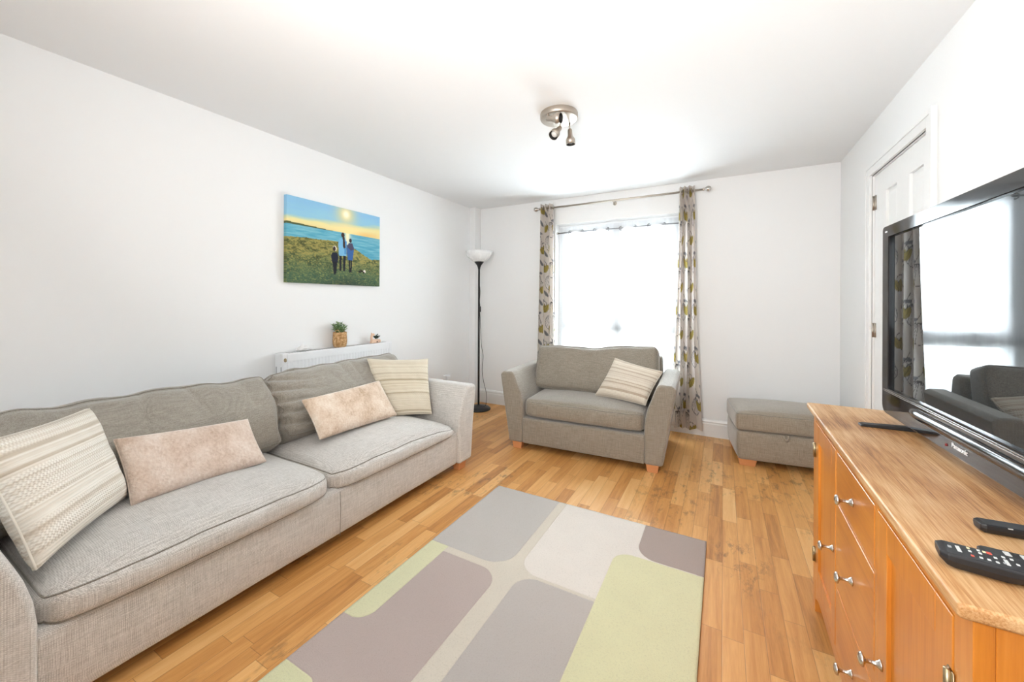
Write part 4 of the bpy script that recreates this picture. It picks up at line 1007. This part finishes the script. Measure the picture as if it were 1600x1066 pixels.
# wooden animal planter
M_PALEW = plain('pale_pink_wood', L((232, 196, 168)), 0.6)
an = root('animal_ornament', 'tiny pale wooden animal-shaped planter holding a dark sprig at the radiator far end', 'ornament', (-2.690, 2.410, rz1))
def ellipsoid(c, rx, ry, rz, bm=None, seg=20):
    bm = bm or bmesh.new(); m4 = Matrix.Translation(c) @ Matrix.Diagonal((rx, ry, rz, 1)); bmesh.ops.create_uvsphere(bm, u_segments=seg, v_segments=12, radius=1, matrix=m4); return bm
bm = prism([(-0.050, 0.0), (0.050, 0.0), (0.060, 0.012), (0.048, 0.030), (0.020, 0.034), (-0.022, 0.034), (-0.040, 0.030), (-0.044, 0.016)], 'x', -0.014, 0.014)
bo = mk('body', bm, M_PALEW, parent=an, smooth=True, bevel=0.005)
bm = tube(catmull([(0, -0.034, 0.022), (0, -0.038, 0.045), (0, -0.034, 0.068)], 5), [0.010]*11, 12); mk('neck', bm, M_PALEW, parent=bo)
bm = ellipsoid((0, -0.024, 0.074), 0.011, 0.020, 0.012); ellipsoid((0, -0.038, 0.086), 0.004, 0.004, 0.008, bm, 10); mk('head', bm, M_PALEW, parent=bo)
mk('spot', lathe([(0, 0), (0.006, 0), (0.006, 0.001), (0, 0.0015)], (0.0142, 0.012, 0.010), (1, 0, 0), 14), M_DARKIN, parent=bo, label='round black hole')
st = bmesh.new(); a, b = leafy(10, 0.024, 0.042, 0.015, 0.032, st, (0, 0.016)); 
dk_ = plain('dark_sprig', L((44, 62, 44)), 0.6); mk('sprig', a, dk_, parent=an, smooth=False, solid=0.0004); mk('sprig', b, dk_, parent=an, smooth=False, solid=0.0004); mk('stems', st, dk_, parent=an)
# small white stone ornament
sh = root('shell', 'small white shell-like ornament at the near end of the radiator top', 'ornament', (-2.690, 1.755, rz1))
bm = bmesh.new(); bmesh.ops.create_icosphere(bm, subdivisions=4, radius=1)
for v in bm.verts:
    q = v.co.copy(); n_1 = noise.noise(q*2.4); n_2 = abs(math.sin(q.y*7+q.x*3))
    v.co = Vector((q.x*0.026, q.y*0.060*(1+0.25*n_1), max(-0.0, (q.z*0.5+0.5))*0.036*(1+0.6*n_1)*(1.1-abs(q.y+0.2)*0.55)+0.004*n_2))
mk('body', bm, plain('white_shell', (0.78, 0.77, 0.76, 1), 0.5), parent=sh)

# ================================================================== FLOOR LAMP
fl = root('floor_lamp', 'slim black uplighter floor lamp with white bowl shade in the far left corner', 'floor lamp', (-2.483, 3.746, 0))
def LP_(name, d, mat, **k): return mk(name, d, mat, parent=k.pop('par', fl), **k)
LP_('base', lathe([(0, 0), (0.135, 0), (0.140, 0.006), (0.138, 0.016), (0.120, 0.030), (0.080, 0.042), (0.025, 0.048), (0.016, 0.056), (0, 0.056)], seg=48), M_BLACK)
LP_('pole', tube([(0, 0, 0.05), (0, 0, 1.645)], 0.0115, 16), M_BLACK)
LP_('cup', lathe([(0.012, 1.62), (0.016, 1.645), (0.026, 1.668), (0.045, 1.692), (0.060, 1.712), (0.0585, 1.714), (0.0, 1.700)], seg=40), M_BLACK)
t = NT('opal_glass'); t.P('Base Color', (0.88, 0.89, 0.89, 1)); t.P('Roughness', 0.25); t.P('Subsurface Weight', 0.0)
t.P('Roughness', t.mr(t.noise(t.coord('Object'), 20, 2), 0.3, 0.7, 0.22, 0.3)); M_OPAL = t.m
LP_('lamp_shade', lathe([(0.052, 1.706), (0.085, 1.722), (0.120, 1.750), (0.145, 1.790), (0.156, 1.828), (0.153, 1.829), (0.141, 1.792), (0.116, 1.754), (0.082, 1.727), (0.0, 1.714)], seg=48), M_OPAL, label='white opal glass bowl')
pth = catmull([(0.012, -0.004, 1.44), (0.020, -0.006, 1.36), (0.014, -0.006, 1.26), (0.018, -0.006, 1.20), (0.015, -0.006, 1.15), (0.022, -0.008, 1.08), (0.034, -0.012, 0.9), (0.045, -0.012, 0.74), (0.070, -0.014, 0.62), (0.060, -0.02, 0.48), (0.082, -0.03, 0.36), (0.125, -0.035, 0.22), (0.130, -0.03, 0.14), (0.100, -0.02, 0.055), (0.03, -0.03, 0.058)], 8)
LP_('cable', tube(pth, 0.0028, 8), M_CORD)
LP_('switch', lathe([(0, -0.035), (0.008, -0.033), (0.0105, -0.02), (0.0105, 0.02), (0.008, 0.033), (0, 0.035)], (0.020, -0.007, 1.16), (0, 0, 1), 14), M_BLACK)

# ================================================================== CEILING SPOTLIGHT
sp = root('ceiling_spotlight', 'round brushed steel ceiling light with three adjustable spot heads', 'ceiling light', (-0.888, 2.215, 2.40))
def QP(name, d, mat, **k): return mk(name, d, mat, parent=k.pop('par', sp), world=sp, **k)
QP('ceiling_plate', lathe([(0, 0.0), (0.112, 0.0), (0.114, -0.004), (0.114, -0.030), (0.110, -0.036), (0.104, -0.038), (0.0, -0.040)], (-0.888, 2.215, 2.40), (0, 0, 1), 56), M_CHROME)
M_BULB = plain('clear_bulb_glass', (0.75, 0.74, 0.72, 1), 0.1)
heads = [((-0.915, 2.105), (-0.910, 2.092, 2.322), (0.93, -0.04, -0.16)), ((-0.862, 2.175), (-0.858, 2.155, 2.282), (-0.22, -0.66, -0.72)), ((-0.845, 2.280), (-0.845, 2.292, 2.318), (0.05, 0.04, -1.0))]
for (ax_, ay_), nk, dr_ in heads:
    arm_ = QP('spot_arm', tube([(ax_, ay_+0.01, 2.364), (ax_, ay_+0.005, 2.35), nk], 0.0055, 10), M_CHROME)
    n0 = Vector(nk); d_ = Vector(dr_).normalized()
    h_ = QP('spot_head', lathe([(0.0, -0.010), (0.011, -0.008), (0.014, 0.0), (0.0155, 0.030), (0.018, 0.038), (0.027, 0.052), (0.029, 0.060), (0.029, 0.086), (0.0275, 0.086), (0.0265, 0.060), (0.014, 0.045), (0.0, 0.045)], n0, d_, 28), M_CHROME)
    QP('shadow_lining', lathe([(0.0270, 0.0862), (0.0262, 0.084), (0.0258, 0.062), (0.016, 0.048), (0.0, 0.0465)], n0, d_, 28), M_DARKIN, par=h_)  # near-black lining paints in the shade inside the spot head
    QP('bulb', lathe([(0.0, 0.044), (0.012, 0.046), (0.020, 0.060), (0.021, 0.070), (0.014, 0.078), (0.0, 0.081)], n0, d_, 20), M_BULB if dr_[1] < -0.5 else M_DARKIN, par=h_)  # two of the bulbs coloured dark to match the painted shade

# ================================================================== CURTAIN POLE AND CURTAINS
cp = root('curtain_pole', 'chrome curtain pole with ball finials above the window', 'curtain pole', (-0.99, 3.95, 2.285))
def PP(name, d, mat, **k): return mk(name, d, mat, parent=k.pop('par', cp), world=cp, **k)
PP('pole', tube([(-1.815, 3.95, 2.285), (-0.165, 3.95, 2.285)], 0.0095, 16), M_CHROME)
for x, s_ in ((-1.815, -1), (-0.165, 1)):
    PP('finial', lathe([(0.0095, -0.005), (0.014, 0.0), (0.014, 0.006), (0.010, 0.010), (0.017, 0.016), (0.025, 0.030), (0.027, 0.040), (0.025, 0.050), (0.017, 0.062), (0.0, 0.066)], (x, 3.95, 2.285), (s_, 0, 0), 24), M_NICKEL)
for x in (-1.74, -0.996, -0.30):
    bm = tube([(x, 3.95, 2.278), (x, YB-0.004, 2.278)], 0.006, 10); lathe([(0, 0), (0.02, 0), (0.02, 0.006), (0, 0.007)], (x, YB-0.0005, 2.278), (0, -1, 0), 20, bm); PP('bracket', bm, M_CHROME)
PP('ring_hook', tube([Vector((-0.982, 3.95+0.013*math.cos(a), 2.278+0.013*math.sin(a))) for a in np.linspace(0, 2*PI, 16)[:-1]], 0.0022, 6, closed=True), M_CHROME)

def pattern(S, Z):
    """flowered print on the flat cloth (metres)"""
    lin = lambda c: np.array([L(c)[0], L(c)[1], L(c)[2]])
    img = np.zeros(S.shape+(3,))+lin((228, 220, 213))
    green, green2, line, leaf = lin((174, 156, 88)), lin((142, 128, 70)), lin((104, 100, 100)), lin((134, 134, 138))
    PX, PZ = 0.30, 0.44
    def motif(cx, cz, kind):
        dx = (S-cx+PX/2) % PX-PX/2; dz = (Z-cz+PZ/2) % PZ-PZ/2
        if kind == 'green':
            for off, rot in ((-0.030, 0.35), (0.0, 0.0), (0.030, -0.35)):
                a = (dx-off)*math.cos(rot)+(dz+0.035)*math.sin(rot); b = -(dx-off)*math.sin(rot)+(dz+0.035)*math.cos(rot)
                e = (a/0.020)**2+(b/0.048)**2; img[e < 1] = green; img[(e < 1) & (np.abs(a) < 0.0025)] = green2; img[(e > 0.86) & (e < 1.0)] = green2
            a = np.hypot(dx, dz-0.015); img[np.abs(a-0.030)*1.0 < 0.0022] = line
            m = (np.abs(dx+dz*0.4) < 0.002) & (dz > 0.0) & (dz < 0.12); img[m] = line
        if kind == 'fan':
            e = (dx/0.055)**2+((dz+0.02)/0.085)**2
            ang = np.arctan2(dx, -(dz-0.075)); ray_ = np.abs(((ang*7.5+0.5) % 1)-0.5)*np.hypot(dx, dz-0.075)/7.5*1.0
            img[(e < 1)] = lin((233, 226, 221)); img[(e < 1) & (ray_ < 0.0013)] = line; img[(e > 0.93) & (e < 1.05)] = line
            m = (np.abs(dx-0.02*np.sin(dz*30)) < 0.0024) & (dz > 0.06) & (dz < 0.15); img[m] = line
            e = ((dx-0.035)/0.030)**2+((dz-0.085)/0.014)**2; img[e < 1] = leaf
        if kind == 'leaf':
            a = dx*0.8+dz*0.6; b = -dx*0.6+dz*0.8
            e = (a/0.016)**2+(b/0.042)**2; img[e < 1] = leaf; img[(e < 1) & (np.abs(a) < 0.002)] = line
    motif(0.05, 0.10, 'green'); motif(0.13, 0.30, 'fan'); motif(0.22, 0.02, 'leaf'); motif(0.20, 0.33, 'green'); motif(0.27, 0.16, 'fan'); motif(0.02, 0.36, 'leaf')
    return img
def curtain(name, label, top, bot, folds, amp, z_bot, cloth, phase=0.0, yc=3.95, mid=None, s_off=0.0, wide=1.0):
    ztop = 2.330; nu, nv = 220, 260
    f = np.linspace(0, 1, nu+1); g = np.linspace(0, 1, nv+1); Fg, Gg = np.meshgrid(f, g)
    Z = ztop+(z_bot-ztop)*Gg
    x0 = top[0]+(bot[0]-top[0])*Gg**1.2; x1 = top[1]+(bot[1]-top[1])*Gg**1.2
    if mid: x0 = x0+mid*np.sin(PI*Gg)**2
    ph = 2*PI*folds*Fg+phase
    X = x0+(x1-x0)*Fg**wide+0.008*np.sin(2*ph)*(0.4+0.6*Gg)+0.012*np.sin(Gg*5+Fg*9)*Gg
    A = amp*(0.85+0.25*Gg+0.12*np.sin(Fg*13+Gg*4))
    Y = yc+A*np.sin(ph+0.5*np.sin(Gg*3.0))-0.004+0.006*np.sin(Gg*11+Fg*20)*Gg
    Y = np.minimum(Y, YB-0.024)
    verts = np.stack([X, Y, Z], -1).reshape(-1, 3)
    idx = np.arange((nu+1)*(nv+1)).reshape(nv+1, nu+1); F_ = np.stack([idx[:-1, :-1], idx[1:, :-1], idx[1:, 1:], idx[:-1, 1:]], -1).reshape(-1, 4)
    img = pattern(Fg*cloth+s_off, Z)
    r = root(name, label, 'curtain', ((top[0]+top[1])/2, yc, z_bot), 0.0)
    me = bpy.data.meshes.new('cloth'); me.from_pydata([tuple(p) for p in verts], [], [tuple(int(a) for a in q) for q in F_]); me.update()
    ca = me.color_attributes.new('print', 'FLOAT_COLOR', 'POINT'); ca.data.foreach_set('color', np.concatenate([img.reshape(-1, 3), np.ones((img.shape[0]*img.shape[1], 1))], 1).astype(np.float32).ravel())
    me.transform(rootmat(r).inverted()); me.polygons.foreach_set('use_smooth', [True]*len(me.polygons))
    if 'curtain_cloth' not in MATS:
        t = NT('curtain_cloth'); at = t.n('ShaderNodeAttribute', attribute_name='print'); t.P('Base Color', at.outputs['Color']); t.P('Roughness', 0.9); t.P('Specular IOR Level', 0.15)
        tl = t.n('ShaderNodeBsdfTranslucent'); t.set(tl, 'Color', at.outputs['Color']); mx = t.n('ShaderNodeMixShader'); mx.inputs[0].default_value = 0.42
        t.t.links.new(t.b.outputs[0], mx.inputs[1]); t.t.links.new(tl.outputs[0], mx.inputs[2]); t.t.links.new(mx.outputs[0], t.out.inputs[0]); t.bump(t.noise(t.coord('Object'), 300, 2), 0.1, 0.001); MATS['curtain_cloth'] = t.m
    me.materials.append(MATS['curtain_cloth'])
    o = bpy.data.objects.new('cloth', me); COL.objects.link(o); o.parent = r
    # steel eyelets where the cloth crosses the pole
    k = 0
    for c in range(int(folds*2)+1):
        ph_t = (c*PI-phase)/(2*PI*folds)
        if 0.01 < ph_t < 0.99:
            x = top[0]+(top[1]-top[0])*ph_t; d_ = 1 if c % 2 == 0 else -1
            mk('eyelet', tube([Vector((x+0.003*math.cos(a), 3.95+0.019*math.cos(a)*1.0, 2.285+0.019*math.sin(a))) for a in np.linspace(0, 2*PI, 20)[:-1]], 0.003, 6, closed=True), M_CHROME, parent=r, world=r)
    return r
curtain('curtain', 'flowered curtain gathered at the right side of the window down to the skirting', (-0.372, -0.238), (-0.425, -0.185), 3.5, 0.044, 0.075, 0.70, 0.6, s_off=0.10, wide=1.3)
curtain('curtain', 'flowered curtain gathered at the left side of the window behind the loveseat arm', (-1.800, -1.628), (-1.835, -1.585), 3.5, 0.044, 0.075, 0.70, 2.2, s_off=0.21)
# net curtain in the recess
def voile():
    t = NT('white_voile'); v = t.coord('Object')
    tr = t.n('ShaderNodeBsdfTransparent'); tr.inputs[0].default_value = (1, 1, 1, 1)
    df = t.n('ShaderNodeBsdfDiffuse'); df.inputs[0].default_value = (0.92, 0.93, 0.95, 1); tl = t.n('ShaderNodeBsdfTranslucent'); tl.inputs[0].default_value = (0.95, 0.96, 0.98, 1)
    m1 = t.n('ShaderNodeMixShader'); m1.inputs[0].default_value = 0.88; t.t.links.new(df.outputs[0], m1.inputs[1]); t.t.links.new(tl.outputs[0], m1.inputs[2])
    m2 = t.n('ShaderNodeMixShader'); t.set(m2, 0, t.mr(t.noise(t.coord('Object', (30, 30, 2)), 1, 3), 0.3, 0.7, 0.72, 0.86)); t.t.links.new(tr.outputs[0], m2.inputs[1]); t.t.links.new(m1.outputs[0], m2.inputs[2])
    t.t.links.new(m2.outputs[0], t.out.inputs[0]); return t.m
nc = root('net_curtain', 'sheer white net curtain with eyelets hanging inside the window recess', 'net curtain', (-1.0, YB+0.045, WZ0))
nu, nv = 160, 60; vs = []; fs = []; yn = YB+0.045
for j in range(nv+1):
    for i in range(nu+1):
        f = i/nu; g = j/nv; z = 2.084+(WZ0+0.015-2.084)*g; x = -1.625+(1.262)*f
        y = yn+0.016*math.sin(f*2*PI*4.5+0.4)+0.006*math.sin(f*47+g*2)*min(1, g*5); vs.append((x, y, z))
for j in range(nv):
    for i in range(nu): a = j*(nu+1)+i; fs.append((a, a+nu+1, a+nu+2, a+1))
mk('sheer_cloth', (vs, fs), voile(), parent=nc, world=nc)
for c in range(9):
    f = (c*PI-0.4)/(2*PI*4.5)
    if f < 0.01: continue
    x = -1.625+1.262*f
    for dd in (0,):
        mk('eyelet', tube([Vector((x+0.016*math.cos(a), yn+0.012*math.cos(a)*(1 if c % 2 else -1), 2.022+0.020*math.sin(a))) for a in np.linspace(0, 2*PI, 22)[:-1]], 0.0045, 6, closed=True), M_STEEL, parent=nc, world=nc)
nr = root('net_curtain_rod', 'thin grey metal rod carrying the net curtain inside the window recess', 'curtain rod', (-1.0, yn, 2.024))
mk('rod', tube([(WX0+0.004, yn, 2.024), (WX1-0.004, yn, 2.024)], 0.0070, 12), M_STEEL, parent=nr, world=nr)
for x in (WX0+0.004, WX1-0.004): mk('end_socket', lathe([(0.0, -0.004), (0.013, -0.004), (0.013, 0.010), (0, 0.010)], (x, yn, 2.024), (1 if x < -1 else -1, 0, 0), 16), M_NICKEL, parent=nr, world=nr)

# ================================================================== SOCKET
so = root('wall_socket', 'white double plug socket low on the left wall beyond the sofa arm', 'socket', (XL, 3.496, 0.36))
mk('faceplate', box(XL, XL+0.010, 3.425, 3.567, 0.335, 0.420), M_UPVC, parent=so, world=so, bevel=0.003)
mk('plug', box(XL+0.0095, XL+0.045, 3.47, 3.515, 0.35, 0.405), M_UPVC, parent=so, world=so, bevel=0.006)

# ================================================================== GARDEN TREE
rng = random.Random(4)
M_TREE = plain('tree_leaf', L((120, 150, 96)), 0.6)
tr_ = root('tree', 'leafy green tree outside beyond the net-curtained window', 'tree', (1.2, 9.5, -0.12))
mk('trunk', tube([(0, 0, 0), (0.05, 0, 1.2), (0.0, 0.1, 2.6)], [0.12, 0.09, 0.05], 10), plain('bark', L((110, 95, 80)), 0.9), parent=tr_)
bm = bmesh.new()
for i in range(1500):
    a = rng.uniform(0, 2*PI); b = math.acos(rng.uniform(-1, 1)); rad = rng.uniform(0.6, 1.0)
    c = Vector((1.9*rad*math.sin(b)*math.cos(a), 1.5*rad*math.sin(b)*math.sin(a), 3.3+1.4*rad*math.cos(b)))
    u = Vector((rng.uniform(-1, 1), rng.uniform(-1, 1), rng.uniform(-1, 1))).normalized()*0.11; w = u.cross(Vector((rng.uniform(-1, 1), rng.uniform(-1, 1), 0.3))).normalized()*0.07
    bm.faces.new([bm.verts.new(c-u), bm.verts.new(c+w), bm.verts.new(c+u), bm.verts.new(c-w)])
mk('crown', bm, M_TREE, parent=tr_, smooth=False)
